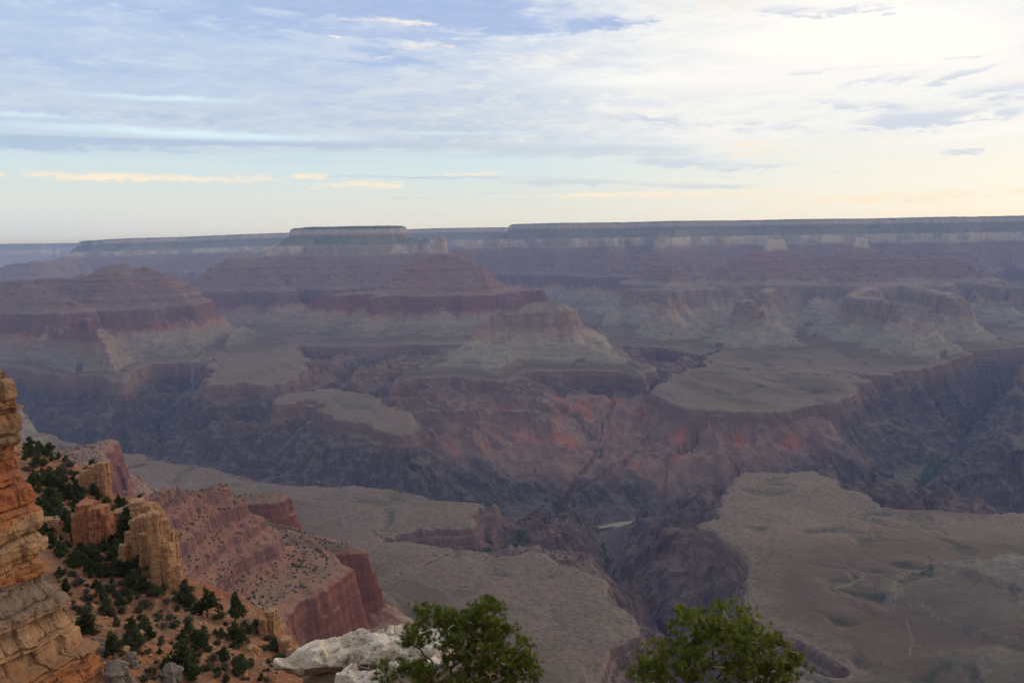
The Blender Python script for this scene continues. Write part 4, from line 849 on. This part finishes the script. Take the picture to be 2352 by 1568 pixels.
outcrop([(610, 634, 1404, 1462), (597, 614, 1416, 1464), (580, 600, 1440, 1466)], (612, 1462), 9, M_TANROCK, 'small tan block standing at the right lip of the red slope')
outcrop([(100, 130, 1192, 1222), (122, 138, 1200, 1226)], (118, 1224), 12, M_TANROCK, 'small pale ledge beside the layered cliff, above the thicket')
for i, (X0, X1, Y0, Y1, lab) in enumerate([(196, 236, 1470, 1512, 'angular grey block on the edge of the orange ledges'), (366, 410, 1530, 1566, 'grey boulder in two pieces near the foot of the red slope'), (280, 312, 1500, 1530, 'flat grey slab behind the round juniper at the slope foot'),
                                           (268, 296, 1488, 1504, 'small pale boulder above the flat grey slab'), (354, 366, 1512, 1522, 'little cream stone on bare red soil'), (556, 590, 1488, 1500, 'low orange ledge stone beside the right-hand junipers'),
                                           (224, 300, 1530, 1600, 'large grey-brown slab at the bottom beside the layered cliff')]):
    px_rock('boulder', X0, X1, Y0, Y1, 20 + i, M_GREY if i not in (3, 4, 5) else M_TANROCK, taper=.25, ex=3, rough=.14, sink=.4, na=60, nz_=36, cap=.4, label=lab, category='boulder')

# ------------------------------------------------------------------ white limestone ledge
def slab(name, outline, ztop, thick, seed, material, pits=30, under=.55, tilt=(0, 0), **props):
    rg_ = np.random.default_rng(seed); out = np.array(outline, float); c0 = out.mean(0)
    na = 260; th = np.linspace(0, 2 * math.pi, na, endpoint=False)
    dirx, diry = np.cos(th), np.sin(th); R = np.zeros(na)
    for i in range(len(out)):
        a, b = out[i] - c0, out[(i + 1) % len(out)] - c0; e = b - a
        den = dirx * e[1] - diry * e[0]; t = (a[0] * e[1] - a[1] * e[0]) / np.where(abs(den) < 1e-9, 1e-9, den); s = (a[0] * diry - a[1] * dirx) / np.where(abs(den) < 1e-9, 1e-9, den)
        ok = (t > 0) & (s >= 0) & (s <= 1); R = np.where(ok, np.maximum(R, t), R)
    R = (R + np.roll(R, 1) + np.roll(R, -1)) / 3; R = R * (1 + .05 * vn2(th * 6, th * 0, seed) + .03 * vn2(th * 17, th * 0, seed + 1))
    rows = []
    for t in np.linspace(.02, .93, 70): rows.append((t, 0.0))
    for k in np.linspace(0, 1, 14)[1:]: rows.append((.93 + .07 * math.sin(k * math.pi / 2), -(1 - math.cos(k * math.pi / 2)) * .55))
    for k in np.linspace(0, 1, 16)[1:]: rows.append((1 - (1 - under) * k ** .8, -.55 - .45 * k))
    X, Y, Zr = [], [], []
    for t, q_ in rows:
        X.append(c0[0] + R * dirx * t); Y.append(c0[1] + R * diry * t); Zr.append(np.full(na, ztop + q_ * thick))
    X, Y, Zr = map(np.array, (X, Y, Zr))
    topm = np.clip(1 + (Zr - ztop) / (.5 * thick), 0, 1)
    Zr = Zr + tilt[0] * (X - c0[0]) + tilt[1] * (Y - c0[1])
    Zr = Zr + topm * (.16 * fbm2(X, Y, 1.5, 3, seed) + .07 * fbm2(X, Y, .42, 3, seed + 4))
    for _ in range(pits):
        a = rg_.uniform(0, 6.28); t = math.sqrt(rg_.uniform(0, .85)); k = int(a / 6.2832 * na) % na
        cx, cy = c0[0] + R[k] * t * math.cos(a), c0[1] + R[k] * t * math.sin(a); rad = rg_.choice([.09, .13, .19, .28], p=[.3, .3, .25, .15])
        d2 = ((X - cx) / (rad * rg_.uniform(1, 1.7))) ** 2 + ((Y - cy) / rad) ** 2
        Zr = Zr - topm * rad * rg_.uniform(1.2, 1.9) * np.exp(-d2 ** 2.2)
    k = .10 * thick / .6
    dx = k * fbm3(X, Y, Zr, .45, 4, seed + 7); dy = k * fbm3(X, Y, Zr, .45, 4, seed + 8); dz = k * .8 * fbm3(X, Y, Zr, .3, 3, seed + 9)
    v = np.stack([X + dx, Y + dy, Zr + dz], -1).reshape(-1, 3)
    f = grid_faces(na, len(rows), True)[:, ::-1]
    v = np.concatenate([v, [[c0[0], c0[1], float(Zr[0].mean())]], [[c0[0], c0[1], float(Zr[-1].mean())]]])
    n = len(v); nr = len(rows)
    capf = [(i, (i + 1) % na, n - 2, n - 2) for i in range(na)]
    me = fill_mesh(name, v, f, True)
    return link(name, me, material, **props)
def ZP(X, Y, z):
    d = ray(X, Y); t = z / d[2]; return (d[0] * t, d[1] * t)
slab('limestone_ledge', [ZP(622, 1524, -10.95), ZP(650, 1500, -10.85), ZP(700, 1478, -10.8), ZP(745, 1463, -10.8), ZP(800, 1446, -10.75), ZP(865, 1433, -10.75), ZP(940, 1419, -10.7), ZP(1010, 1424, -10.7), ZP(1050, 1455, -10.75), ZP(1010, 1500, -10.8), ZP(900, 1496, -10.8), ZP(840, 1500, -10.85), ZP(760, 1508, -10.85), ZP(690, 1516, -10.9)], -10.8, .62, 3, M_LIME, 44, .72,
     label='long white pitted limestone ledge running in behind the left pinyon', category='rock ledge')
b2 = AP(830, 1540, 19.2)
slab('limestone_boulder', [(b2[0] - .62, b2[1] - .3), (b2[0] - .4, b2[1] + .45), (b2[0] + .5, b2[1] + .6), (b2[0] + 1.3, b2[1] + .3), (b2[0] + 1.4, b2[1] - .5), (b2[0], b2[1] - .7)], b2[2], 1.1, 8, M_LIME, 8, .8, label='rounded white boulder below the limestone ledge at the frame bottom', category='boulder')
b3 = AP(1040, 1505, 20.2)
slab('limestone_boulder', [(b3[0] - .8, b3[1] - .3), (b3[0] - .6, b3[1] + .5), (b3[0] + .4, b3[1] + .5), (b3[0] + .9, b3[1] + .1), (b3[0] + .5, b3[1] - .5)], b3[2] - .15, .7, 9, M_LIME, 6, .8, label='white boulder half hidden behind the trunk of the left pinyon', category='boulder')
rock_block('brown_ledge', (-3.0, 21.6, -15.8), 5.2, 1.9, 4.5, 41, M_BROWN, taper=.05, ex=4, beds=12, rough=.09, na=160, nz_=80, cap=.1, label='brown layered rock carrying the white limestone ledge', category='rock ledge')

# ------------------------------------------------------------------ foliage materials
def leaf_mat(name, c0, c1, c2=None):
    m, T = mat(name)
    g = T.n.new('ShaderNodeNewGeometry'); rnd = g.outputs['Random Per Island']
    oi = T.n.new('ShaderNodeObjectInfo').outputs['Random']
    col = T.mix(rnd, c0, c1)
    if c2: col = T.mix(T.step(rnd, .93, .95), col, c2)
    col = T.vm('SCALE', col, None, T.m('ADD', .75, T.m('MULTIPLY', oi, .5)))
    a = T.n.new('ShaderNodeBsdfDiffuse'); b = T.n.new('ShaderNodeBsdfTranslucent'); x_ = T.n.new('ShaderNodeMixShader'); x_.inputs[0].default_value = .42
    T.put(a.inputs[0], col); T.put(b.inputs[0], col); T.l.new(a.outputs[0], x_.inputs[1]); T.l.new(b.outputs[0], x_.inputs[2])
    o = T.n.new('ShaderNodeOutputMaterial'); T.l.new(x_.outputs[0], o.inputs[0]); return m
M_JUNIPER = leaf_mat('juniper_leaf', (.04, .052, .022), (.095, .105, .038))
M_SHRUB = leaf_mat('shrub_leaf', (.06, .062, .036), (.115, .105, .062))
M_SAGE = leaf_mat('sage_leaf', (.075, .075, .05), (.14, .12, .085))
M_PINE = leaf_mat('pinyon_needle', (.095, .12, .02), (.25, .27, .05), (.20, .12, .04))
M_RIPAR = leaf_mat('cottonwood_leaf', (.03, .055, .02), (.06, .095, .032))
def bark_mat(name, a, b):
    m, T = mat(name); P = T.n.new('ShaderNodeNewGeometry').outputs['Position']
    n = T.noise(P, 9, 5, .65); finish(T, T.mix(n, a, b), .9, n, .6, .05); return m
M_BARK = bark_mat('bark', (.05, .038, .03), (.14, .115, .095))
M_DEAD = bark_mat('dead_wood', (.22, .20, .18), (.42, .39, .36))

def leaf_cloud(rg_, lumps, n, size):
    """n small leaf quads through the volume of some ellipsoid lumps ((cx,cy,cz),(rx,ry,rz))"""
    w_ = np.array([l[1][0] * l[1][1] * l[1][2] for l in lumps]); w_ = w_ / w_.sum()
    li = rg_.choice(len(lumps), n, p=w_)
    C = np.array([l[0] for l in lumps])[li]; R = np.array([l[1] for l in lumps])[li]
    dv = rg_.normal(size=(n, 3)); dv /= np.linalg.norm(dv, axis=1)[:, None]
    p = C + dv * R * (rg_.uniform(.12, 1, n) ** .42)[:, None]
    a = rg_.normal(size=(n, 3)); a /= np.linalg.norm(a, axis=1)[:, None]
    b = np.cross(a, rg_.normal(size=(n, 3))); b /= np.linalg.norm(b, axis=1)[:, None]
    s = (size * rg_.uniform(.6, 1.4, n))[:, None]
    v = np.stack([p - a * s - b * s * .6, p + a * s * .9 - b * s * .5, p + a * s + b * s * .6, p - a * s * .7 + b * s * .7], 1).reshape(-1, 3)
    return v, np.arange(n * 4).reshape(-1, 4)
def tube_mesh(name, segs, sides=5):
    """segs: list of (p0, p1, r0, r1)"""
    vs, fs = [], []; n = 0
    for p0, p1, r0_, r1_ in segs:
        p0 = np.array(p0, float); p1 = np.array(p1, float); ax = p1 - p0; L_ = np.linalg.norm(ax)
        if L_ < 1e-6: continue
        ax /= L_; h = np.array([0, 0, 1.0]) if abs(ax[2]) < .9 else np.array([1.0, 0, 0])
        a = np.cross(ax, h); a /= np.linalg.norm(a); b = np.cross(ax, a)
        t = np.arange(sides) * 2 * math.pi / sides; ring = np.cos(t)[:, None] * a + np.sin(t)[:, None] * b
        vs.append(p0 + ring * r0_); vs.append(p1 + ring * r1_)
        i = np.arange(sides); j = (i + 1) % sides
        fs.append(np.stack([n + i, n + j, n + sides + j, n + sides + i], 1)); n += 2 * sides
    return fill_mesh(name, np.concatenate(vs), np.concatenate(fs), True)

# juniper and shrub models, one metre tall units; copies share their mesh data
def tree_model(seed, slim):
    rg_ = np.random.default_rng(seed); lumps = []
    nl = 13
    for k in range(nl):
        h = .22 + .66 * k / (nl - 1); rad = slim * (1 - .55 * abs(h - .42) / .5) * rg_.uniform(.55, 1.0)
        a = rg_.uniform(0, 6.28); q_ = slim * .85 * rg_.uniform(.1, 1) * (1.1 - h)
        lumps.append(((math.cos(a) * q_, math.sin(a) * q_, h), (rad * .55, rad * .55, .11 * rg_.uniform(.7, 1.4))))
    v, f = leaf_cloud(rg_, lumps, 900, .038)
    crown = fill_mesh('crown', v, f); crown.materials.append(M_JUNIPER)
    segs = [((0, 0, -.06), (.01, .01, .3), .035, .025), ((.01, .01, .3), (.02, 0, .8), .025, .008)]
    for k in range(5):
        a = rg_.uniform(0, 6.28); h = rg_.uniform(.15, .55); segs.append(((0, 0, h), (math.cos(a) * slim * .7, math.sin(a) * slim * .7, h + .16), .014, .004))
    tr = tube_mesh('trunk', segs); tr.materials.append(M_BARK)
    return crown, tr
TREES = [tree_model(100 + i, s) for i, s in enumerate((.42, .50, .38, .58, .46, .54))]
def shrub_model(seed, m_):
    rg_ = np.random.default_rng(seed); lumps = []
    for k in range(6):
        a = rg_.uniform(0, 6.28); q_ = rg_.uniform(0, .38); lumps.append(((math.cos(a) * q_, math.sin(a) * q_, rg_.uniform(.28, .55)), (rg_.uniform(.25, .42), rg_.uniform(.25, .42), rg_.uniform(.25, .42))))
    v, f = leaf_cloud(rg_, lumps, 300, .07); me = fill_mesh('shrub', v, f); me.materials.append(m_); return me
SHRUBS = [shrub_model(200 + i, M_SHRUB if i % 3 else M_SAGE) for i in range(6)]
tree_n = 0
def put_tree(p, h, label, group=None, wide=1.0):
    global tree_n
    cr, tr = TREES[tree_n % len(TREES)]; tree_n += 1
    e = D.objects.new('juniper_tree', None); COL.objects.link(e); e.empty_display_size = .3
    e.location = p; e.rotation_euler.z = random.uniform(0, 6.28); e.scale = (h * wide, h * wide, h)
    e['label'] = label; e['category'] = 'tree'
    if group: e['group'] = group
    link('crown', cr, None, e); link('trunk', tr, None, e)
    return e
def put_shrub(p, s, label, group):
    me = random.choice(SHRUBS); o = link('shrub', me, None, None, label=label, category='shrub', group=group)
    o.location = p; o.rotation_euler.z = random.uniform(0, 6.28); k = s * random.uniform(.8, 1.25); o.scale = (k, k, s * random.uniform(.7, 1.1))
BIG = [(428, 1389, 60, 'tall juniper right of the orange buttress, first of the row of three', 1.0), (477, 1418, 68, 'tall juniper in the middle of the row along the slope edge', 1.0), (541, 1432, 72, 'tall dark juniper at the right end of the row on the slope edge', .9),
       (538, 1472, 44, 'bushy juniper just under the tallest right-hand juniper', 1.1), (469, 1494, 50, 'juniper alone on bare red soil below the middle of the row', 1.0), (419, 1528, 60, 'large juniper above the two-piece grey boulder', 1.15),
       (316, 1497, 58, 'round dark juniper just above the flat grey slab', 1.1), (305, 1453, 40, 'slim juniper above the round dark juniper', .9), (261, 1516, 66, 'broad juniper beside the angular grey block', 1.2), (205, 1454, 48, 'wide bright green juniper on the edge of the orange ledges', 1.5),
       (152, 1361, 34, 'dense juniper next to the layered cliff below the tan scree', 1.2), (249, 1414, 42, 'juniper between the scree and the bare red soil', 1.1), (231, 1379, 46, 'slender juniper at the top of the red soil', .8), (328, 1316, 56, 'tall dark juniper at the foot of the broad pale cliff face', 1.1),
       (434, 1462, 46, 'thin juniper left of the lone juniper on red soil', .8), (557, 1550, 50, 'juniper at the slope foot left of the limestone ledge tip', 1.0), (516, 1527, 46, 'pointed juniper at the slope foot with red soil on both sides', .9), (591, 1453, 32, 'small juniper beside the small tan block', 1.2), (345, 1470, 36, 'small juniper on the red slope right of the round dark juniper', 1.0)]
for X, Y, h, lab, wd in BIG:
    p = on_hill(X, Y)
    if p is not None: put_tree(p - np.array([0, 0, .2]), h * p[1] / 1860 * 1.15, lab, None, wd)
def inside(X, Y, poly_):
    c = False; n = len(poly_)
    for i in range(n):
        (x0, y0), (x1, y1) = poly_[i], poly_[(i + 1) % n]
        if (y0 > Y) != (y1 > Y) and X < (x1 - x0) * (Y - y0) / (y1 - y0) + x0: c = not c
    return c
THICK = [(48, 1020), (115, 1040), (180, 1062), (240, 1105), (256, 1140), (330, 1160), (345, 1200), (300, 1200), (298, 1290), (350, 1345), (400, 1360), (330, 1365), (230, 1335), (150, 1300), (100, 1240), (88, 1160), (66, 1090)]
LOW = [(120, 1300), (240, 1345), (400, 1362), (520, 1400), (610, 1440), (650, 1480), (660, 1566), (290, 1566), (262, 1480), (190, 1440), (150, 1380)]
def scatter(poly_, n, fn):
    xs = [p[0] for p in poly_]; ys = [p[1] for p in poly_]; k = 0; tries = 0
    while k < n and tries < 9000:
        tries += 1; X, Y = random.uniform(min(xs), max(xs)), random.uniform(min(ys), max(ys))
        if not inside(X, Y, poly_): continue
        p = on_hill(X, Y)
        if p is None: continue
        fn(X, Y, p); k += 1
scatter(THICK, 215, lambda X, Y, p: put_tree(p - np.array([0, 0, .2]), random.choice((20, 25, 30, 36, 44)) * (.75 + .25 * (Y - 1020) / 300) * p[1] / 1860, 'dark green juniper crowded into the thicket between the layered cliff and the pale pinnacles', 'junipers of the dense thicket', random.uniform(1, 1.4)))
scatter(LOW, 40, lambda X, Y, p: put_tree(p - np.array([0, 0, .2]), random.choice((20, 26, 32, 38)) * p[1] / 1860, 'small dark juniper scattered on the bare red lower slope', 'small junipers on the red slope', random.uniform(1, 1.4)))
scatter(LOW, 205, lambda X, Y, p: put_shrub(p - np.array([0, 0, .1]), random.choice((9, 12, 15, 19, 24)) * p[1] / 1860, 'low olive-grey shrub on the bare red lower slope', 'shrubs on the red slope'))
scatter(THICK, 90, lambda X, Y, p: put_shrub(p - np.array([0, 0, .1]), random.choice((10, 13, 17, 20)) * p[1] / 1860, 'low olive-grey shrub filling a gap in the juniper thicket', 'shrubs in the thicket'))
# loose stones: beyond counting
def rubble():
    pts, sz = [], []
    while len(pts) < 900:
        X, Y = random.uniform(60, 690), random.uniform(1060, 1566)
        if not (inside(X, Y, LOW) or inside(X, Y, THICK)): continue
        p = on_hill(X, Y)
        if p is not None: pts.append(p); sz.append(random.choice((.18, .25, .35, .5, .8)))
    n = len(pts); rg_ = np.random.default_rng(5)
    base = np.array([(-1, -1, -.6), (1, -1, -.6), (1, 1, -.6), (-1, 1, -.6), (-.7, -.7, .6), (.7, -.7, .6), (.7, .7, .6), (-.7, .7, .6)]) * .5
    v = base[None] * np.array(sz)[:, None, None] * (1 + .45 * rg_.uniform(-1, 1, (n, 8, 3))); a = rg_.uniform(0, 6.28, n); c, s = np.cos(a)[:, None], np.sin(a)[:, None]
    v = np.stack([v[..., 0] * c - v[..., 1] * s, v[..., 0] * s + v[..., 1] * c, v[..., 2]], -1) + np.array(pts)[:, None]
    q_ = np.array([(0, 1, 5, 4), (1, 2, 6, 5), (2, 3, 7, 6), (3, 0, 4, 7), (4, 5, 6, 7)])
    f = (np.arange(n) * 8)[:, None, None] + q_[None]
    link('rubble', fill_mesh('rubble', v.reshape(-1, 3), f.reshape(-1, 4)), M_TANROCK, kind='stuff', label='loose stones strewn over the orange-red slope', category='stones')
rubble()
# bare snags
for X, Y, h, lab in [(282, 1475, 34, 'grey leaning dead snag left of the round juniper'), (205, 1050, 14, 'thin bare snag on the skyline of the slope'), (17, 1325, 26, 'black dead sapling standing on a ledge of the layered cliff')]:
    p = on_hill(X, Y)
    if p is None or X < 40: p = AP(X, Y, 100)
    h = h * p[1] / 1860; q_ = [((0, 0, -.2), (-.18 * h, 0, .6 * h), .07, .05), ((-.18 * h, 0, .6 * h), (-.3 * h, 0, h), .05, .015), ((-.1 * h, 0, .4 * h), (.12 * h, .1, .7 * h), .03, .01), ((-.2 * h, 0, .65 * h), (-.05 * h, -.1, .95 * h), .03, .008)]
    o = link('dead_snag', tube_mesh('dead_snag', q_), M_DEAD if X > 40 else M_BARK, label=lab, category='dead tree'); o.location = p

# scrub dotted over the red spurs, the platforms and the delta: beyond counting
def blob_field(name, pts, sizes, material, per=5, **props):
    n = len(pts); rg_ = np.random.default_rng(77)
    P = np.repeat(np.array(pts), per, 0); Sz = np.repeat(np.array(sizes), per)
    dv = rg_.normal(size=(len(P), 3)); dv /= np.linalg.norm(dv, axis=1)[:, None]; dv[:, 2] = np.abs(dv[:, 2])
    c = P + dv * Sz[:, None] * .32
    a = rg_.normal(size=(len(P), 3)); a /= np.linalg.norm(a, axis=1)[:, None]; b = np.cross(a, rg_.normal(size=(len(P), 3))); b /= np.linalg.norm(b, axis=1)[:, None]
    s = (Sz * .42)[:, None]
    v = np.stack([c - a * s, c - b * s, c + a * s, c + b * s], 1).reshape(-1, 3)
    link(name, fill_mesh(name, v, np.arange(len(v)).reshape(-1, 4)), material, kind='stuff', **props)
dzr = np.gradient(Z, axis=0) / np.gradient(PX ** 2 + PY ** 2, axis=0) * 2 * dist
flatm = np.abs(dzr) < 1.0
ok = (REG == REGS.index('red_spur')) & (L > 5.0) & flatm & (dist < 3600) & (np.abs(np.arctan2(PX, PY)) < .6)
cand = np.argwhere(ok); wgt = (dist[ok] ** 2) * np.clip(.45 + 1.4 * np.maximum(0, fbm2(PX[ok], PY[ok], 70, 3, 111)) + .5 * np.maximum(0, fbm2(PX[ok], PY[ok], 18, 2, 112)), 0, 3); wgt = wgt / wgt.sum()
pick = RNG.choice(len(cand), 5000, p=wgt, replace=False)
pp = []
for i, j in cand[pick]: pp.append((PX[i, j], PY[i, j], Z[i, j] + .3))
blob_field('scrub', pp, RNG.choice([2.0, 3.0, 4.2, 5.6], len(pp), p=[.35, .35, .2, .1]), M_JUNIPER, label='dark scrub dotted over the rust-red spur', category='scrub')
ok = (REG == REGS.index('plateau')) & (dist < 3500) & (np.abs(np.arctan2(PX, PY)) < .6) & flatm
cand = np.argwhere(ok); wgt = dist[ok] ** 2; wgt = wgt / wgt.sum(); pick = RNG.choice(len(cand), 1500, p=wgt, replace=False)
pp = [(PX[i, j], PY[i, j], Z[i, j] + .2) for i, j in cand[pick]]
blob_field('sagebrush', pp, RNG.choice([1.5, 2.2, 3.2], len(pp), p=[.5, .35, .15]), M_SHRUB, label='small sagebrush dotted over the olive-brown platforms', category='scrub')
cand = np.argwhere(green > .45); pick = RNG.choice(len(cand), min(900, len(cand)), replace=False)
pp = [(PX[i, j], PY[i, j], Z[i, j] + 2.) for i, j in cand[pick]]
blob_field('cottonwood_foliage', pp, RNG.choice([5., 8., 11.], len(pp)), M_RIPAR, 7, label='bright green trees along the creeks at the bottom of the canyon', category='trees')

# river
def build_river():
    m, T = mat('muddy_water'); P = T.n.new('ShaderNodeNewGeometry').outputs['Position']
    finish(T, T.mix(T.noise(P, .03, 3), (.25, .21, .16), (.33, .28, .22)), .22, T.noise(P, .25, 3), .15, 1.0, .5)
    pts = []
    for a, b in zip(RIVER[:-1], RIVER[1:]):
        for t in np.linspace(0, 1, 12, endpoint=False): pts.append((a[0] + (b[0] - a[0]) * t, a[1] + (b[1] - a[1]) * t))
    pts = np.array(pts)
    for _ in range(4): pts[1:-1] = (pts[:-2] + 2 * pts[1:-1] + pts[2:]) / 4
    tg = np.gradient(pts, axis=0); tg /= np.linalg.norm(tg, axis=1)[:, None]; nn = np.stack([-tg[:, 1], tg[:, 0]], 1)
    zr = elev(np.zeros(len(pts)), pts[:, 0], pts[:, 1]) + 5
    W_ = 28
    v = np.concatenate([np.column_stack([pts + nn * W_, zr]), np.column_stack([pts - nn * W_, zr])]); n = len(pts)
    i = np.arange(n - 1)
    link('river', fill_mesh('river', v, np.stack([i, i + 1, n + i + 1, n + i], 1)), m, kind='structure', label='muddy tan river glimpsed at the bottom of the dark gorge', category='river')
build_river()

# ------------------------------------------------------------------ the two pinyons on the ledge below the overlook
def pinyon(base, lumps, seed, label, natt=330, dead=60, lobes_dead=None):
    rg_ = np.random.default_rng(seed); base = np.array(base, float)
    L_ = [((np.array(c) - base), np.array(r)) for c, r in lumps]
    w_ = np.array([np.prod(r) for _, r in L_]) ** .62; w_ /= w_.sum()
    top = max(c[2] + r[2] * .2 for c, r in L_)
    cen = sum(c * q_ for (c, _), q_ in zip(L_, w_))
    # trunk leans to the crown and forks
    nodes = []; par = []; nodes.append(np.zeros(3)); par.append(-1)
    for k in range(1, 9):
        t = k / 8; p = np.array([cen[0] * t ** 1.3, cen[1] * t ** 1.3, (cen[2] - .5) * t]) + rg_.normal(size=3) * .05
        nodes.append(p); par.append(len(nodes) - 2)
    att = []
    for _ in range(natt):
        k = rg_.choice(len(L_), p=w_); c, r = L_[k]; d = rg_.normal(size=3); d /= np.linalg.norm(d)
        if d[2] < -.55: d[2] *= -.5
        att.append(c + d * r * rg_.uniform(.25, 1.0) ** .5)
    att = np.array(att); order = np.argsort(np.linalg.norm(att - nodes[5], axis=1))
    tips = []; deadtips = []
    def grow(p, jit):
        N_ = np.array(nodes); dd = np.linalg.norm(N_ - p, axis=1) + .35 * np.maximum(0, N_[:, 2] - p[2] + .1); dd[:3] += 3
        j = int(np.argmin(dd)); a = nodes[j]; dl = np.linalg.norm(p - a); m_ = max(1, int(dl / .16)); q_ = j
        for s in range(1, m_ + 1):
            t = s / m_; x = a + (p - a) * t + (rg_.normal(size=3) * jit * dl * (1 if s < m_ else 0)); x[2] -= .10 * dl * math.sin(t * math.pi)
            nodes.append(x); par.append(q_); q_ = len(nodes) - 1
        return q_
    for i in order: tips.append(grow(att[i], .05))
    live_n = len(nodes)
    for _ in range(dead):
        k = rg_.choice(len(L_), p=w_); c, r = L_[k]; d = rg_.normal(size=3); d /= np.linalg.norm(d); d[1] = -abs(d[1])
        deadtips.append(grow(c + d * r * rg_.uniform(.7, 1.08), .09))
    for p in (lobes_dead or []):
        deadtips.append(grow(np.array(p) - base, .06))
    rad = np.zeros(len(nodes)); ch = [[] for _ in nodes]
    for i, p in enumerate(par):
        if p >= 0: ch[p].append(i)
    for i in range(len(nodes) - 1, -1, -1):
        rad[i] = .0065 if not ch[i] else sum(rad[c] ** 2.35 for c in ch[i]) ** (1 / 2.35)
    rad = np.minimum(rad, .16)
    segs = [(nodes[par[i]], nodes[i], min(rad[par[i]], rad[i] * 1.5), rad[i]) for i in range(1, live_n)]
    dsegs = [(nodes[par[i]], nodes[i], min(rad[par[i]], rad[i] * 1.4) * 1.3, max(rad[i], .009)) for i in range(live_n, len(nodes))]
    # needle tufts
    C = []; A = []
    for i in tips:
        j = i; k = 0
        while par[j] >= 0 and k < 3 and rad[j] < .02:
            ax = nodes[j] - nodes[par[j]]; ax = ax / (np.linalg.norm(ax) + 1e-6)
            for _ in range(4 if k == 0 else 1):
                off = rg_.normal(size=3) * (.075 if k == 0 else .06); off[2] = off[2] * .8 + .03
                C.append(nodes[j] + off); A.append(ax + rg_.normal(size=3) * .5 + np.array([0, 0, .6]))
            j = par[j]; k += 1
    C = np.array(C); A = np.array(A); A /= np.linalg.norm(A, axis=1)[:, None]; nn = 34
    Ci = np.repeat(C, nn, 0); Ai = np.repeat(A, nn, 0)
    dv = rg_.normal(size=Ci.shape); dv /= np.linalg.norm(dv, axis=1)[:, None]; dv = dv + Ai * .75; dv /= np.linalg.norm(dv, axis=1)[:, None]
    ln = rg_.uniform(.05, .095, len(Ci))[:, None]; sd = np.cross(dv, rg_.normal(size=Ci.shape)); sd /= np.linalg.norm(sd, axis=1)[:, None]
    st = Ci + dv * .012
    v = np.stack([st - sd * .0046, st + sd * .0046, st + dv * ln + sd * .003, st + dv * ln - sd * .003], 1).reshape(-1, 3)
    # one island per tuft for the colour: bridge its needles by a shared first vertex
    f = np.arange(len(v)).reshape(-1, 4)
    f[:, 0] = np.repeat(f[::nn, 0], nn)
    e = D.objects.new('pinyon_tree', None); COL.objects.link(e); e.location = base; e['label'] = label; e['category'] = 'tree'
    me = tube_mesh('trunk', segs + dsegs, 6); me.materials.append(M_BARK); me.materials.append(M_DEAD)
    mi = np.zeros(len(me.polygons), np.int32); mi[len(segs) * 6:] = 1; me.polygons.foreach_set('material_index', mi[:len(me.polygons)])
    link('trunk', me, None, e)
    link('crown', fill_mesh('crown', v, f), M_PINE, e)
def CP(X, Y, y, r): return (tuple(AP(X, Y, y)), r)
pinyon((-.75, 18.9, -15.3), [CP(1085, 1470, 19, (.85, .9, .62)), CP(1150, 1500, 18.8, (.85, .9, .7)), CP(1050, 1440, 19.2, (.6, .6, .42)), CP(985, 1410, 19.4, (.42, .45, .30)), CP(960, 1470, 19.3, (.42, .4, .4)), CP(1195, 1560, 18.7, (.55, .7, .55)),
                             CP(1050, 1560, 18.6, (1.3, .9, .6)), CP(930, 1555, 18.8, (.75, .6, .45)), CP(1120, 1405, 19.1, (.55, .5, .28))], 5,
       'bushy pinyon pine with grey dead limbs, in front of the white limestone ledge', 470, 110, [AP(865, 1440, 19.2), AP(905, 1432, 19.3), AP(935, 1435, 19.3), AP(830, 1455, 19.1), AP(815, 1520, 18.8), AP(850, 1500, 18.9), AP(900, 1470, 19.1), AP(795, 1545, 18.6)])
pinyon((5.0, 18.6, -15.3), [CP(1650, 1490, 18.6, (1.0, .95, .75)), CP(1680, 1415, 18.6, (.62, .6, .34)), CP(1590, 1440, 18.7, (.6, .6, .42)), CP(1740, 1490, 18.5, (.75, .75, .65)), CP(1545, 1520, 18.5, (.75, .7, .5)), CP(1830, 1525, 18.4, (.28, .3, .35)),
                            CP(1650, 1570, 18.4, (1.6, 1.0, .6)), CP(1490, 1555, 18.4, (.5, .5, .32)), CP(1785, 1550, 18.3, (.55, .5, .4)), CP(1570, 1412, 18.8, (.2, .2, .16))], 6,
       'bushy pinyon pine standing alone at the bottom, right of the creek canyon', 460, 110)
